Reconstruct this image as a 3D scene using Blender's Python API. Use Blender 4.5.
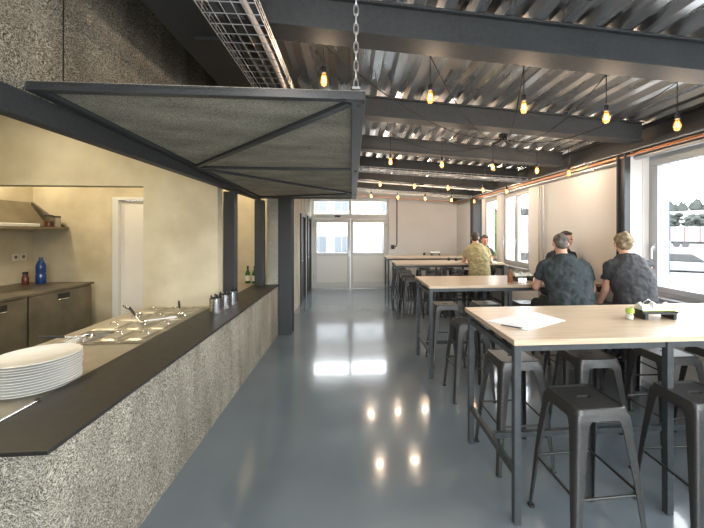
import bpy, math, random
from mathutils import Vector, Matrix, noise
random.seed(7)
sc = bpy.context.scene
col = sc.collection
PI = math.pi
R = math.radians
for o in list(bpy.data.objects):
    bpy.data.objects.remove(o)

# ------------------------------------------------------------------ camera
H = 1.70
F = 340.0
PSI = R(4.3)
cd = bpy.data.cameras.new('camera')
cam = bpy.data.objects.new('camera', cd)
col.objects.link(cam)
cam.location = (0, 0, H)
cam.rotation_euler = (R(90), 0, -PSI)
cd.sensor_width = 36
cd.lens = F / 704 * 36
cd.shift_x = -(F * math.tan(PSI)) / 704
cd.shift_y = -(264 - 232) / 704
cd.clip_start = .05
cd.clip_end = 2000
sc.camera = cam

# ------------------------------------------------------------------ world and exposure
w = bpy.data.worlds.new('overcast_sky')
sc.world = w
w.use_nodes = True
wn = w.node_tree.nodes
bg = wn['Background']
bg.inputs['Color'].default_value = (.93, .97, 1.0, 1)
bg.inputs['Strength'].default_value = 17.0
sc.view_settings.view_transform = 'Standard'
sc.view_settings.look = 'None'
sc.view_settings.gamma = 1
sc.view_settings.use_curve_mapping = False
sc.view_settings.exposure = 0.0
cy = sc.cycles
cy.max_bounces = 12
cy.diffuse_bounces = 6
cy.glossy_bounces = 5
cy.transparent_max_bounces = 16
cy.transmission_bounces = 6
cy.sample_clamp_indirect = 6
cy.use_denoising = True
cy.caustics_reflective = False
cy.caustics_refractive = False


def area(name, loc, rot, sx, sy, power=0, color=(1, 1, 1), portal=False):
    l = bpy.data.lights.new(name, 'AREA')
    l.shape = 'RECTANGLE'
    l.size = sx
    l.size_y = sy
    l.energy = power
    l.color = color
    if portal:
        l.cycles.is_portal = True
    o = bpy.data.objects.new(name, l)
    col.objects.link(o)
    o.location = loc
    o.rotation_euler = rot
    return o


# daylight portals, one per glazed opening
area('daylight_portal', (3.52, 2.2, 1.8), (0, R(90), 0), 1.6, 2.9, portal=True)
area('daylight_portal', (3.52, -.6, 1.8), (0, R(90), 0), 1.6, 2.7, portal=True)
area('daylight_portal', (3.52, 7.0, 1.8), (0, R(90), 0), 1.6, 2.4, portal=True)
area('daylight_portal', (-.05, 10.5, 1.7), (R(-90), 0, 0), 2.3, 2.0, portal=True)
area('daylight_portal', (.8, -3.3, 1.6), (R(90), 0, 0), 4.4, 2.5, portal=True)
# kitchen ceiling lamps (warm), above the cooking aisle and above the rear worktop
WARM = (1.0, .86, .62)
area('kitchen_ceiling_light', (-3.2, 2.3, 3.2), (0, 0, 0), .5, 2.0, 66, WARM)
area('kitchen_ceiling_light', (-5.1, 5.3, 3.2), (0, 0, 0), .3, .3, 30, WARM)
area('kitchen_ceiling_light', (-3.3, 5.3, 3.2), (0, 0, 0), .5, .5, 22, WARM)
area('kitchen_ceiling_light', (-2.0, 5.4, 3.2), (0, 0, 0), .4, .6, 26, WARM)

# fill point lights added around and behind the viewpoint, without any bulbs
for p_, e_ in (((-.35, .30, 2.0), 26), ((-.45, 1.0, 2.66), 17), ((1.3, -.9, 2.2), 26), ((.3, -1.7, 2.2), 34)):
    l_ = bpy.data.lights.new('rear_fill_light', 'POINT')
    l_.energy = e_
    l_.color = (1, .93, .84)
    l_.shadow_soft_size = .12
    o_ = bpy.data.objects.new('rear_fill_light', l_)
    col.objects.link(o_)
    o_.location = p_

# ------------------------------------------------------------------ materials


def mat(name, color, rough=.5, metal=0.0, spec=None, coat=0, emit=None, estr=0):
    m = bpy.data.materials.new(name)
    m.use_nodes = True
    b = m.node_tree.nodes['Principled BSDF']
    b.inputs['Base Color'].default_value = (*color, 1)
    b.inputs['Roughness'].default_value = rough
    b.inputs['Metallic'].default_value = metal
    if spec is not None:
        b.inputs['Specular IOR Level'].default_value = spec
    if coat:
        b.inputs['Coat Weight'].default_value = coat
        b.inputs['Coat Roughness'].default_value = .05
    if emit:
        b.inputs['Emission Color'].default_value = (*emit, 1)
        b.inputs['Emission Strength'].default_value = estr
    return m


def nd(m, t, **kw):
    n = m.node_tree.nodes.new(t)
    for k, v in kw.items():
        if k in n.inputs:
            n.inputs[k].default_value = v
        else:
            setattr(n, k, v)
    return n


def lk(m, a, b):
    m.node_tree.links.new(a, b)


def bsdf(m):
    return m.node_tree.nodes['Principled BSDF']


def coords(m, scale=(1, 1, 1), rot=(0, 0, 0), src='Object'):
    tc = nd(m, 'ShaderNodeTexCoord')
    mp = nd(m, 'ShaderNodeMapping')
    mp.inputs['Scale'].default_value = scale
    mp.inputs['Rotation'].default_value = rot
    lk(m, tc.outputs[src], mp.inputs['Vector'])
    return mp.outputs['Vector']


def ramp(m, fac, stops):
    r = nd(m, 'ShaderNodeValToRGB')
    e = r.color_ramp.elements
    e[0].position, e[0].color = stops[0][0], (*stops[0][1], 1)
    e[1].position, e[1].color = stops[-1][0], (*stops[-1][1], 1)
    for p, c in stops[1:-1]:
        q = e.new(p)
        q.color = (*c, 1)
    lk(m, fac, r.inputs['Fac'])
    return r.outputs['Color']


def bump(m, height, strength=.2, dist=.01):
    b = nd(m, 'ShaderNodeBump')
    b.inputs['Strength'].default_value = strength
    b.inputs['Distance'].default_value = dist
    lk(m, height, b.inputs['Height'])
    lk(m, b.outputs['Normal'], bsdf(m).inputs['Normal'])


def mix(m, fac, a, b, mode='MIX'):
    x = nd(m, 'ShaderNodeMix')
    x.data_type = 'RGBA'
    x.blend_type = mode
    for v, i in ((fac, 0), (a, 6), (b, 7)):
        if hasattr(v, 'links'):
            lk(m, v, x.inputs[i])
        else:
            x.inputs[i].default_value = v if i == 0 else (*v, 1)
    return x.outputs[2]


def noisy(name, c1, c2, scale=4, detail=5, rough=.6, metal=0, bstr=0, rr=None, stretch=(1, 1, 1), spec=None):
    m = mat(name, c1, rough, metal, spec)
    v = coords(m, stretch)
    n = nd(m, 'ShaderNodeTexNoise', Scale=scale, Detail=detail)
    lk(m, v, n.inputs['Vector'])
    lk(m, ramp(m, n.outputs['Fac'], [(.3, c1), (.7, c2)]), bsdf(m).inputs['Base Color'])
    if rr:
        q = nd(m, 'ShaderNodeMapRange')
        q.inputs['To Min'].default_value, q.inputs['To Max'].default_value = rr
        lk(m, n.outputs['Fac'], q.inputs['Value'])
        lk(m, q.outputs[0], bsdf(m).inputs['Roughness'])
    if bstr:
        bump(m, n.outputs['Fac'], bstr)
    return m


def woodwool(name, dark, light, tint):
    """Wood-wool board: crossing layers of thin curled fibres."""
    m = mat(name, light, .95, 0, .1)
    hs = []
    for i, (rx, ry, rz, sc_) in enumerate(((.3, .2, .4, 46), (1.2, .9, 1.7, 52), (2.1, 2.4, .9, 42), (.8, 1.9, 2.6, 58))):
        v = coords(m, (1, 1, 1), (rx, ry, rz))
        n0 = nd(m, 'ShaderNodeTexNoise', Scale=7.0, Detail=1.0)
        lk(m, v, n0.inputs['Vector'])
        ad = nd(m, 'ShaderNodeVectorMath', operation='MULTIPLY_ADD')
        ad.inputs[1].default_value = (.16, .16, .16)
        lk(m, n0.outputs['Color'], ad.inputs[0])
        lk(m, v, ad.inputs[2])
        mp = nd(m, 'ShaderNodeMapping')
        mp.inputs['Scale'].default_value = (1.0, 5.0, 5.0)
        lk(m, ad.outputs[0], mp.inputs['Vector'])
        n = nd(m, 'ShaderNodeTexNoise', Scale=float(sc_), Detail=1.5)
        lk(m, mp.outputs[0], n.inputs['Vector'])
        hs.append(n.outputs['Fac'])
    h = hs[0]
    for x in hs[1:]:
        q = nd(m, 'ShaderNodeMath', operation='MAXIMUM')
        lk(m, h, q.inputs[0])
        lk(m, x, q.inputs[1])
        h = q.outputs[0]
    c = ramp(m, h, [(.50, dark), (.585, tint), (.71, light)])
    big = nd(m, 'ShaderNodeTexNoise', Scale=2.2, Detail=4.0)
    lk(m, coords(m, (1.0, 2.2, .5)), big.inputs['Vector'])
    c2 = ramp(m, big.outputs['Fac'], [(.3, (.62, .62, .61)), (.66, (1, 1, 1))])
    lk(m, mix(m, 1.0, c, c2, 'MULTIPLY'), bsdf(m).inputs['Base Color'])
    bump(m, h, .7, .01)
    return m


M = {}
M['woodwool'] = woodwool('wood_wool', (.040, .037, .030), (.74, .69, .575), (.29, .268, .222))
M['woodwool_pale'] = woodwool('wood_wool_pale', (.22, .21, .18), (.72, .68, .58), (.50, .47, .39))
M['plaster'] = noisy('kitchen_plaster', (.50, .43, .29), (.71, .64, .475), 2.0, 7, .75, bstr=.05)
M['white_wall'] = noisy('white_wall_paint', (.80, .78, .76), (.84, .82, .80), 2.5, 5, .7, bstr=.03)
M['white_trim'] = mat('white_upvc', (.74, .75, .75), .35)
M['window_grey'] = mat('pale_grey_window_frame', (.40, .41, .42), .4)
M['door_grey'] = mat('pale_grey_door_paint', (.66, .67, .66), .4)
M['door_panel'] = mat('pale_door_panel', (.80, .80, .76), .45)
M['steel_dark'] = noisy('anthracite_steel_paint', (.030, .034, .038), (.042, .047, .052), 60, 3, .45, bstr=.02)
M['steel_black'] = noisy('blackened_steel_paint', (.014, .015, .017), (.022, .023, .025), 60, 3, .5)
M['beam'] = noisy('beam_paint', (.026, .028, .031), (.040, .043, .046), 40, 4, .6)
M['frame_steel'] = noisy('table_frame_steel', (.030, .035, .038), (.046, .052, .056), 30, 3, .42)
M['stool'] = noisy('gunmetal_stool_paint', (.042, .042, .042), (.064, .062, .060), 90, 3, .38, .55, bstr=.03)
M['rubber'] = mat('black_rubber', (.012, .012, .012), .7)
M['black'] = mat('black_plastic', (.012, .012, .013), .45)
M['cord'] = mat('black_textile_cord', (.012, .012, .012), .8)
M['ledge'] = noisy('black_ledge_laminate', (.010, .0095, .0085), (.019, .0175, .016), 18, 4, .48, rr=(.4, .6))
M['worktop'] = noisy('brushed_worktop', (.34, .31, .25), (.40, .37, .30), 9, 4, .38, .35)
M['stainless'] = noisy('stainless_steel', (.52, .50, .46), (.62, .60, .55), 6, 4, .28, 1.0, rr=(.22, .36), stretch=(1, 1, 8))
M['stainless_dull'] = noisy('stainless_steel_dull', (.17, .15, .115), (.30, .265, .205), 3, 5, .42, .8, rr=(.36, .5))
M['lid_steel'] = noisy('worn_lid_steel', (.40, .37, .31), (.50, .47, .40), 6, 4, .42, .9)
M['chrome'] = mat('polished_chrome', (.75, .75, .74), .12, 1.0)
M['plate'] = mat('white_china', (.84, .83, .80), .18)
M['copper'] = mat('copper_pipe', (.72, .36, .22), .35, 1.0)
M['zinc_pipe'] = mat('zinc_pipe', (.50, .51, .52), .4, .8)
M['white_cable'] = mat('pale_cable', (.66, .58, .55), .5)
M['wire'] = mat('galvanised_wire', (.48, .49, .50), .38, .85)
M['paper'] = noisy('white_paper', (.80, .81, .82), (.84, .85, .86), 20, 2, .8)
M['ink'] = mat('black_ink_pen', (.02, .02, .02), .4)
M['glass_blue'] = mat('blue_bottle', (.01, .05, .22), .12, 0)
M['glass_green'] = mat('green_bottle_glass', (.02, .11, .01), .1)
M['label_white'] = mat('bottle_label', (.72, .72, .62), .6)
M['glass_jar'] = mat('jar_glass', (.40, .36, .28), .1)
M['jar_red'] = mat('red_preserve', (.13, .035, .02), .3)
M['lime'] = mat('lime_green', (.30, .42, .05), .5)
M['napkin'] = noisy('white_napkin', (.70, .71, .66), (.80, .81, .78), 15, 2, .85)
M['sauce'] = mat('amber_sauce_bottle', (.24, .10, .04), .2)
M['skin'] = mat('skin', (.56, .31, .22), .55)
M['hair_grey'] = noisy('grey_brown_hair', (.035, .030, .026), (.15, .135, .115), 38, 4, .7, bstr=.5, stretch=(1, 1, .4))
M['hair_blond'] = noisy('sandy_curly_hair', (.07, .046, .026), (.30, .225, .135), 32, 4, .75, bstr=.6)
M['hair_dark'] = noisy('dark_brown_hair', (.022, .014, .010), (.06, .04, .028), 80, 4, .7, bstr=.4)
M['shirt_dark'] = noisy('washed_black_shirt', (.026, .033, .036), (.050, .060, .064), 9, 5, .85, bstr=.3, spec=.2)
M['shirt_black'] = noisy('charcoal_shirt', (.030, .030, .034), (.056, .056, .060), 9, 5, .85, bstr=.3, spec=.2)
M['shirt_olive'] = noisy('khaki_shirt', (.33, .285, .15), (.43, .38, .21), 9, 5, .85, bstr=.25, spec=.2)
M['shirt_grey'] = noisy('grey_green_shirt', (.12, .14, .13), (.17, .19, .18), 9, 4, .85, spec=.2)
M['trousers'] = noisy('dark_denim', (.020, .022, .028), (.038, .042, .050), 40, 3, .9)
M['eye'] = mat('eye', (.02, .015, .012), .2)
M['lip'] = mat('lips', (.42, .17, .13), .5)
M['shoe'] = mat('black_leather', (.014, .013, .012), .4)
M['socket_plate'] = mat('ivory_socket_plate', (.74, .70, .60), .4)
M['snow'] = noisy('snow', (.125, .127, .13), (.145, .147, .15), .3, 4, .9)
M['tree'] = noisy('far_tree_foliage', (.022, .025, .023), (.050, .054, .050), 1.5, 5, .95, spec=.1)
M['shrub'] = noisy('green_foliage', (.016, .040, .012), (.05, .085, .03), 9, 5, .9, spec=.1)
M['bark'] = mat('tree_bark', (.03, .024, .02), .9)
M['render_white'] = mat('house_render', (.30, .30, .31), .9)
M['roof_tile'] = mat('roof_tile', (.05, .035, .03), .9)
M['house_pane'] = mat('house_window_pane', (.060, .068, .08), .3)
M['car_white'] = mat('vehicle_white', (.13, .13, .135), .4)
M['car_red'] = mat('vehicle_red', (.10, .018, .018), .4)
M['car_blue'] = mat('blue_flag_cloth', (.03, .06, .13), .7)

# oak tabletop
m = mat('oak_laminate', (.6, .45, .3), .30)
v = coords(m, (1.1, 22, 22))
n = nd(m, 'ShaderNodeTexNoise', Scale=3.0, Detail=6.0, Distortion=.6)
lk(m, v, n.inputs['Vector'])
lk(m, ramp(m, n.outputs['Fac'], [(.3, (.44, .33, .225)), (.55, (.55, .43, .305)), (.75, (.62, .50, .37))]), bsdf(m).inputs['Base Color'])
M['oak'] = m

# epoxy floor
m = mat('blue_grey_epoxy', (.1, .12, .14), .13, 0, .5, coat=.3)
n = nd(m, 'ShaderNodeTexNoise', Scale=.9, Detail=6.0)
lk(m, coords(m), n.inputs['Vector'])
lk(m, ramp(m, n.outputs['Fac'], [(.3, (.135, .165, .190)), (.7, (.180, .210, .232))]), bsdf(m).inputs['Base Color'])
n2 = nd(m, 'ShaderNodeTexNoise', Scale=14.0, Detail=3.0)
lk(m, coords(m), n2.inputs['Vector'])
q = nd(m, 'ShaderNodeMapRange')
q.inputs['To Min'].default_value, q.inputs['To Max'].default_value = .09, .22
lk(m, n.outputs['Fac'], q.inputs['Value'])
lk(m, q.outputs[0], bsdf(m).inputs['Roughness'])
bump(m, n2.outputs['Fac'], .05, .01)
M['floor'] = m

# galvanised deck with zinc spangle
m = mat('galvanised_deck', (.6, .6, .6), .3, 1.0)
n = nd(m, 'ShaderNodeTexNoise', Scale=2.5, Detail=4.0)
lk(m, coords(m, (3, .35, 1)), n.inputs['Vector'])
lk(m, ramp(m, n.outputs['Fac'], [(.3, (.66, .67, .68)), (.7, (.95, .95, .96))]), bsdf(m).inputs['Base Color'])
q = nd(m, 'ShaderNodeMapRange')
q.inputs['To Min'].default_value, q.inputs['To Max'].default_value = .20, .36
lk(m, n.outputs['Fac'], q.inputs['Value'])
lk(m, q.outputs[0], bsdf(m).inputs['Roughness'])
M['deck'] = m

# perforated steel
m = mat('perforated_steel', (.62, .62, .62), .25, 1.0)
tc = nd(m, 'ShaderNodeTexCoord')
sp = nd(m, 'ShaderNodeSeparateXYZ')
lk(m, tc.outputs['Object'], sp.inputs[0])
at = nd(m, 'ShaderNodeMath', operation='ARCTAN2')
lk(m, sp.outputs[1], at.inputs[0])
lk(m, sp.outputs[0], at.inputs[1])
s1 = nd(m, 'ShaderNodeMath', operation='MULTIPLY')
s1.inputs[1].default_value = 24
lk(m, at.outputs[0], s1.inputs[0])
s2 = nd(m, 'ShaderNodeMath', operation='MULTIPLY')
s2.inputs[1].default_value = 420
lk(m, sp.outputs[2], s2.inputs[0])
k1 = nd(m, 'ShaderNodeMath', operation='COSINE')
lk(m, s1.outputs[0], k1.inputs[0])
k2 = nd(m, 'ShaderNodeMath', operation='COSINE')
lk(m, s2.outputs[0], k2.inputs[0])
sm = nd(m, 'ShaderNodeMath', operation='ADD')
lk(m, k1.outputs[0], sm.inputs[0])
lk(m, k2.outputs[0], sm.inputs[1])
g = nd(m, 'ShaderNodeMath', operation='GREATER_THAN')
g.inputs[1].default_value = .75
lk(m, sm.outputs[0], g.inputs[0])
lk(m, mix(m, g.outputs[0], (.62, .62, .62), (.02, .02, .02)), bsdf(m).inputs['Base Color'])
M['perforated'] = m


def glassmat(name, tint, rough=.02, glow=0):
    m = bpy.data.materials.new(name)
    m.use_nodes = True
    nt = m.node_tree
    nt.nodes.remove(nt.nodes['Principled BSDF'])
    t = nd(m, 'ShaderNodeBsdfTransparent')
    t.inputs['Color'].default_value = (*tint, 1)
    gl = nd(m, 'ShaderNodeBsdfGlossy')
    gl.inputs['Roughness'].default_value = rough
    lw = nd(m, 'ShaderNodeLayerWeight')
    lw.inputs['Blend'].default_value = .5
    pw = nd(m, 'ShaderNodeMath', operation='POWER')
    pw.inputs[1].default_value = 5
    lk(m, lw.outputs['Facing'], pw.inputs[0])
    fr = nd(m, 'ShaderNodeMapRange')
    fr.inputs['To Min'].default_value, fr.inputs['To Max'].default_value = .03, .75
    lk(m, pw.outputs[0], fr.inputs['Value'])
    mx = nd(m, 'ShaderNodeMixShader')
    lk(m, fr.outputs[0], mx.inputs[0])
    lk(m, t.outputs[0], mx.inputs[1])
    lk(m, gl.outputs[0], mx.inputs[2])
    if glow:
        em = nd(m, 'ShaderNodeEmission')
        em.inputs['Color'].default_value = (1, .40, .09, 1)
        em.inputs['Strength'].default_value = glow
        ad = nd(m, 'ShaderNodeAddShader')
        lk(m, mx.outputs[0], ad.inputs[0])
        lk(m, em.outputs[0], ad.inputs[1])
        mx = ad
    lk(m, mx.outputs[0], nt.nodes['Material Output'].inputs['Surface'])
    return m


M['glass'] = glassmat('window_glass', (.97, .98, .98))
M['bulb_glass'] = glassmat('amber_bulb_glass', (1.0, .72, .34), glow=.42)
M['clear_jar'] = glassmat('clear_jar_glass', (.9, .9, .86))
M['filament'] = mat('glowing_filament', (1, .6, .2), .5, 0, emit=(1.0, .50, .14), estr=22)

# ------------------------------------------------------------------ mesh helpers


class MB:
    def __init__(s):
        s.v = []
        s.f = []

    def add(s, vs, fs):
        o = len(s.v)
        s.v += [tuple(p) for p in vs]
        s.f += [tuple(i + o for i in f) for f in fs]
        return s

    def box(s, x0, y0, z0, x1, y1, z1):
        x0, x1 = min(x0, x1), max(x0, x1)
        y0, y1 = min(y0, y1), max(y0, y1)
        z0, z1 = min(z0, z1), max(z0, z1)
        return s.add([(x0, y0, z0), (x1, y0, z0), (x1, y1, z0), (x0, y1, z0), (x0, y0, z1), (x1, y0, z1), (x1, y1, z1), (x0, y1, z1)],
                     [(0, 3, 2, 1), (4, 5, 6, 7), (0, 1, 5, 4), (1, 2, 6, 5), (2, 3, 7, 6), (3, 0, 4, 7)])

    def bar(s, a, b, w_, h_, up=(0, 0, 1)):
        a, b = Vector(a), Vector(b)
        d = (b - a).normalized()
        u = Vector(up)
        if abs(d.dot(u)) > .98:
            u = Vector((0, 1, 0))
        x = d.cross(u).normalized()
        y = x.cross(d)
        L = []
        for p in (a, b):
            L += [p + x * i * w_ / 2 + y * j * h_ / 2 for i, j in ((-1, -1), (1, -1), (1, 1), (-1, 1))]
        return s.add(L, [(0, 1, 2, 3), (7, 6, 5, 4), (0, 4, 5, 1), (1, 5, 6, 2), (2, 6, 7, 3), (3, 7, 4, 0)])

    def loft(s, loops, c0=True, c1=True):
        k = len(loops[0])
        vs = [p for l in loops for p in l]
        fs = []
        for i in range(len(loops) - 1):
            for j in range(k):
                a, b = i * k + j, i * k + (j + 1) % k
                fs.append((a, b, b + k, a + k))
        if c0:
            fs.append(tuple(range(k - 1, -1, -1)))
        if c1:
            fs.append(tuple(range((len(loops) - 1) * k, len(loops) * k)))
        return s.add(vs, fs)

    def lathe(s, prof, n=24, c=(0, 0, 0), c0=True, c1=True):
        return s.loft([[(c[0] + r * math.cos(2 * PI * i / n), c[1] + r * math.sin(2 * PI * i / n), c[2] + z) for i in range(n)] for r, z in prof], c0, c1)

    def tube(s, pts, r, n=8, cap=True):
        pts = [Vector(p) for p in pts]
        loops = []
        px_ = None
        for i, p in enumerate(pts):
            d = (pts[min(i + 1, len(pts) - 1)] - pts[max(i - 1, 0)]).normalized()
            if px_ is None:
                u = Vector((0, 0, 1)) if abs(d.z) < .9 else Vector((1, 0, 0))
                x = d.cross(u).normalized()
            else:
                x = (px_ - d * px_.dot(d)).normalized()
            px_ = x
            y = d.cross(x)
            rr = r[i] if isinstance(r, (list, tuple)) else r
            loops.append([p + x * rr * math.cos(2 * PI * k / n) + y * rr * math.sin(2 * PI * k / n) for k in range(n)])
        return s.loft(loops, cap, cap)

    def ball(s, c, r, n=14, k=9, rot=None):
        r = (r, r, r) if not isinstance(r, (tuple, list)) else r
        loops = []
        for j in range(k + 1):
            t = PI * (.02 + .96 * j / k)
            L = []
            for i in range(n):
                p = Vector((r[0] * math.sin(t) * math.cos(2 * PI * i / n), r[1] * math.sin(t) * math.sin(2 * PI * i / n), -r[2] * math.cos(t)))
                if rot is not None:
                    p = rot @ p
                L.append(p + Vector(c))
            loops.append(L)
        return s.loft(loops)

    def capsule(s, a, b, ra, rb, n=12):
        a, b = Vector(a), Vector(b)
        d = (b - a).normalized()
        pts, rs = [], []
        for t in (-.97, -.8, -.45, 0):
            pts.append(a + d * ra * t)
            rs.append(ra * math.sqrt(max(0, 1 - t * t)))
        for t in (0, .45, .8, .97):
            pts.append(b + d * rb * t)
            rs.append(rb * math.sqrt(max(0, 1 - t * t)))
        return s.tube(pts, rs, n)

    def prism(s, poly, axis, a, b):
        """poly of 2-D points, extruded along axis from a to b."""
        def P(q, t):
            return {'x': (t, q[0], q[1]), 'y': (q[0], t, q[1]), 'z': (q[0], q[1], t)}[axis]
        return s.loft([[P(q, a) for q in poly], [P(q, b) for q in poly]])

    def build(s, name, material, parent=None, smooth=None, bev=0, loc=None, rz=0):
        me = bpy.data.meshes.new(name)
        me.from_pydata(s.v, [], s.f)
        me.validate()
        import bmesh as _b
        bm = _b.new()
        bm.from_mesh(me)
        _b.ops.recalc_face_normals(bm, faces=bm.faces)
        bm.to_mesh(me)
        bm.free()
        if smooth:
            me.polygons.foreach_set('use_smooth', [True] * len(me.polygons))
            me.set_sharp_from_angle(angle=R(smooth))
        me.materials.append(M[material] if isinstance(material, str) else material)
        o = bpy.data.objects.new(name, me)
        col.objects.link(o)
        if parent:
            o.parent = parent
        if loc:
            o.location = loc
        o.rotation_euler[2] = rz
        if bev:
            md = o.modifiers.new('edge', 'BEVEL')
            md.width = bev
            md.segments = 2
            md.limit_method = 'ANGLE'
            md.angle_limit = R(40)
        return o


def rrect(hx, hy, r, z, n=4, cx=0, cy=0):
    out = []
    for qx, qy, a0 in ((1, 1, 0), (-1, 1, 90), (-1, -1, 180), (1, -1, 270)):
        for i in range(n + 1):
            a = R(a0 + 90 * i / n)
            out.append((cx + qx * (hx - r) + r * math.cos(a), cy + qy * (hy - r) + r * math.sin(a), z))
    return out


def tag(o, label, cat, group=None):
    o['label'] = label
    o['category'] = cat
    if group:
        o['group'] = group
    return o


def thing(name, label, cat, loc=(0, 0, 0), rz=0, group=None):
    o = bpy.data.objects.new(name, None)
    col.objects.link(o)
    o.empty_display_size = .1
    o.location = loc
    o.rotation_euler = (0, 0, rz)
    return tag(o, label, cat, group)


def struct(o):
    o['kind'] = 'structure'
    return o


def kids(o):
    return [c for c in bpy.data.objects if c.parent == o]


def dup(root, loc, rz=0, label=None, group=None):
    def cp(o, par):
        c = o.copy()
        col.objects.link(c)
        if par:
            c.parent = par
        for ch in kids(o):
            cp(ch, c)
        return c
    r = cp(root, None)
    r.location = loc
    r.rotation_euler = (0, 0, rz)
    if label:
        r['label'] = label
    if group:
        r['group'] = group
    return r


# ------------------------------------------------------------------ structure
XR, YB, YN, XL = 3.20, 10.20, -3.0, -5.45


def zbeam(x):            # underside of the sloping roof beams
    return 2.835 - .066 * x


def zdeck(x):
    return zbeam(x) + .195


struct(MB().box(XL - .3, YN - .3, -.2, XR + .4, YB + .3, 0).build('floor', 'floor'))

# corrugated roof deck, ribs running along the room
prof = []
x = -1.09
per = .18
while x < XR + .4:
    for dx, dz in ((0, 0), (.064, 0), (.090, .058), (.154, .058)):
        prof.append((x + dx, zdeck(x + dx) + dz))
    x += per
mb = MB()
n = len(prof)
vs = [(px_, YN - .3, pz) for px_, pz in prof] + [(px_, YB + .3, pz) for px_, pz in prof] + \
     [(px_, YN - .3, pz + .004) for px_, pz in prof] + [(px_, YB + .3, pz + .004) for px_, pz in prof]
fs = []
for i in range(n - 1):
    fs += [(i, i + 1, n + i + 1, n + i), (2 * n + i, 3 * n + i, 3 * n + i + 1, 2 * n + i + 1)]
fs += [(0, n, 3 * n, 2 * n), (n - 1, 3 * n - 1, 4 * n - 1, 2 * n - 1)]
mb.add(vs, fs)
# weatherproof top layer of the roof
mb.add([(-1.9, YN - .3, 3.53), (XR + .5, YN - .3, 3.33), (XR + .5, YB + .3, 3.33), (-1.9, YB + .3, 3.53)], [(0, 1, 2, 3)])
struct(mb.build('ceiling', 'deck'))
struct(MB().box(XL - .3, YN - .3, 3.3, -1.58, YB + .3, 3.45).build('ceiling_kitchen', 'plaster'))

# right wall with window openings (y ranges)
OPEN = [(-1.9, .75), (1.0, 3.52), (5.95, 7.12), (7.32, 8.15)]
Z0, Z1 = 1.0, 2.54
mb = MB()
ys = [YN - .3] + [v_ for ab in OPEN for v_ in ab] + [YB + .3]
for i in range(0, len(ys), 2):
    mb.box(XR, ys[i], 0, XR + .3, ys[i + 1], 3.3)
for a, b in OPEN:
    mb.box(XR, a, 0, XR + .3, b, Z0)
    mb.box(XR, a, Z1, XR + .3, b, 3.3)
struct(mb.build('wall_right', 'white_wall'))
struct(MB().box(3.064, 3.53, 0, XR - .001, 3.65, 2.585).build('wall_pier', 'white_wall'))
# back wall with the double-door opening
mb = MB()
mb.box(-1.5, YB, 0, -1.21, YB + .3, 3.5).box(1.11, YB, 0, XR, YB + .3, 3.3).box(-1.21, YB, 2.7, 1.11, YB + .3, 3.5)
struct(mb.build('wall_back', 'white_wall'))
# rear wall behind the viewpoint, with an opening added for frontal daylight
mb = MB()
mb.box(XL - .3, YN - .3, 0, -1.4, YN, 3.6).box(3.0, YN - .3, 0, XR, YN, 3.3).box(-1.4, YN - .3, 0, 3.0, YN, .35).box(-1.4, YN - .3, 2.85, 3.0, YN, 3.6)
struct(mb.build('wall_rear', 'white_wall'))
# passage wall beyond the counter, wood-wool faced
mb = MB()
mb.box(-1.40, 5.73, 0, -1.22, 8.12, 3.5).box(-1.40, 8.12, 2.12, -1.22, 8.92, 3.5).box(-1.40, 8.92, 0, -1.22, 9.32, 3.5)
mb.box(-1.40, 9.32, 2.12, -1.22, 10.12, 3.5).box(-1.40, 10.12, 0, -1.22, YB, 3.5)
struct(mb.build('wall_passage', 'woodwool_pale'))
# wall over the serving hatch
struct(MB().box(-1.57, YN, 2.346, -1.5, 5.73, 3.5).build('wall_left', 'woodwool'))
struct(MB().box(-1.5, 1.885, 2.347, -1.4985, 1.893, 3.5).build('trim_1', 'black'))
# serving counter front
struct(MB().box(-1.60, 1.45, 0, -1.22, 5.73, .814).build('wall_counter', 'woodwool'))
mb = MB().prism([(-1.62, 1.44), (-1.20, 1.44), (-1.20, 5.73), (-1.40, 5.73), (-1.62, 5.73)], 'z', .815, .835)
tag(mb.build('serving_ledge', 'ledge', bev=.003), 'long black ledge on top of the wood-wool serving counter', 'ledge')
# kitchen walls
struct(MB().box(XL - .3, YN, 0, XL, 6.55, 3.3).build('wall_kitchen_left', 'plaster'))
mb = MB().box(XL, 6.25, 0, -4.12, 6.55, 3.3).box(-4.12, 6.25, 2.30, -3.2, 6.55, 3.3).box(-3.2, 6.25, 0, -1.40, 6.55, 3.3)
struct(mb.build('wall_kitchen_back', 'plaster'))
mb = MB().box(-2.45, 4.20, 0, -1.605, 4.36, 3.3).box(XL, 4.20, 2.24, -2.45, 4.36, 3.3).box(-2.45, 4.36, 0, -2.33, 6.25, 3.3)
struct(mb.build('wall_kitchen_middle', 'plaster'))

# steel: columns, posts, header, beams
mb = MB().box(-1.215, 5.735, 0, -.995, 5.765, 2.8).box(-1.215, 5.92, 0, -.995, 5.95, 2.8).box(-1.12, 5.765, 0, -1.09, 5.92, 2.8)
mb.box(-1.215, 5.735, 2.8, -.995, 5.95, 2.914)
struct(mb.build('column', 'steel_dark', bev=.002))
for (cx0, cx1, cy0, cy1) in ((2.995, 3.062, 3.53, 3.65), (2.98, 3.195, 8.18, 8.40)):
    mb = MB().box(cx0, cy0, 0, cx1, cy0 + .015, 2.585).box(cx0, cy1 - .015, 0, cx1, cy1, 2.585)
    mb.box(cx0 + .025, cy0 + .015, 0, cx0 + .04, cy1 - .015, 2.585)
    struct(mb.build('column', 'steel_dark', bev=.002))
for (xp, y0, y1) in ((-1.62, 4.42, 4.54), (-1.565, 5.60, 5.72)):
    struct(MB().box(xp, y0, .836, xp + .14, y1, 2.214).build('column_post', 'steel_dark', bev=.003))
mb = MB().box(-1.57, YN, 2.225, -1.495, 5.73, 2.345)
struct(mb.build('header_beam', 'beam', bev=.002))


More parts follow.
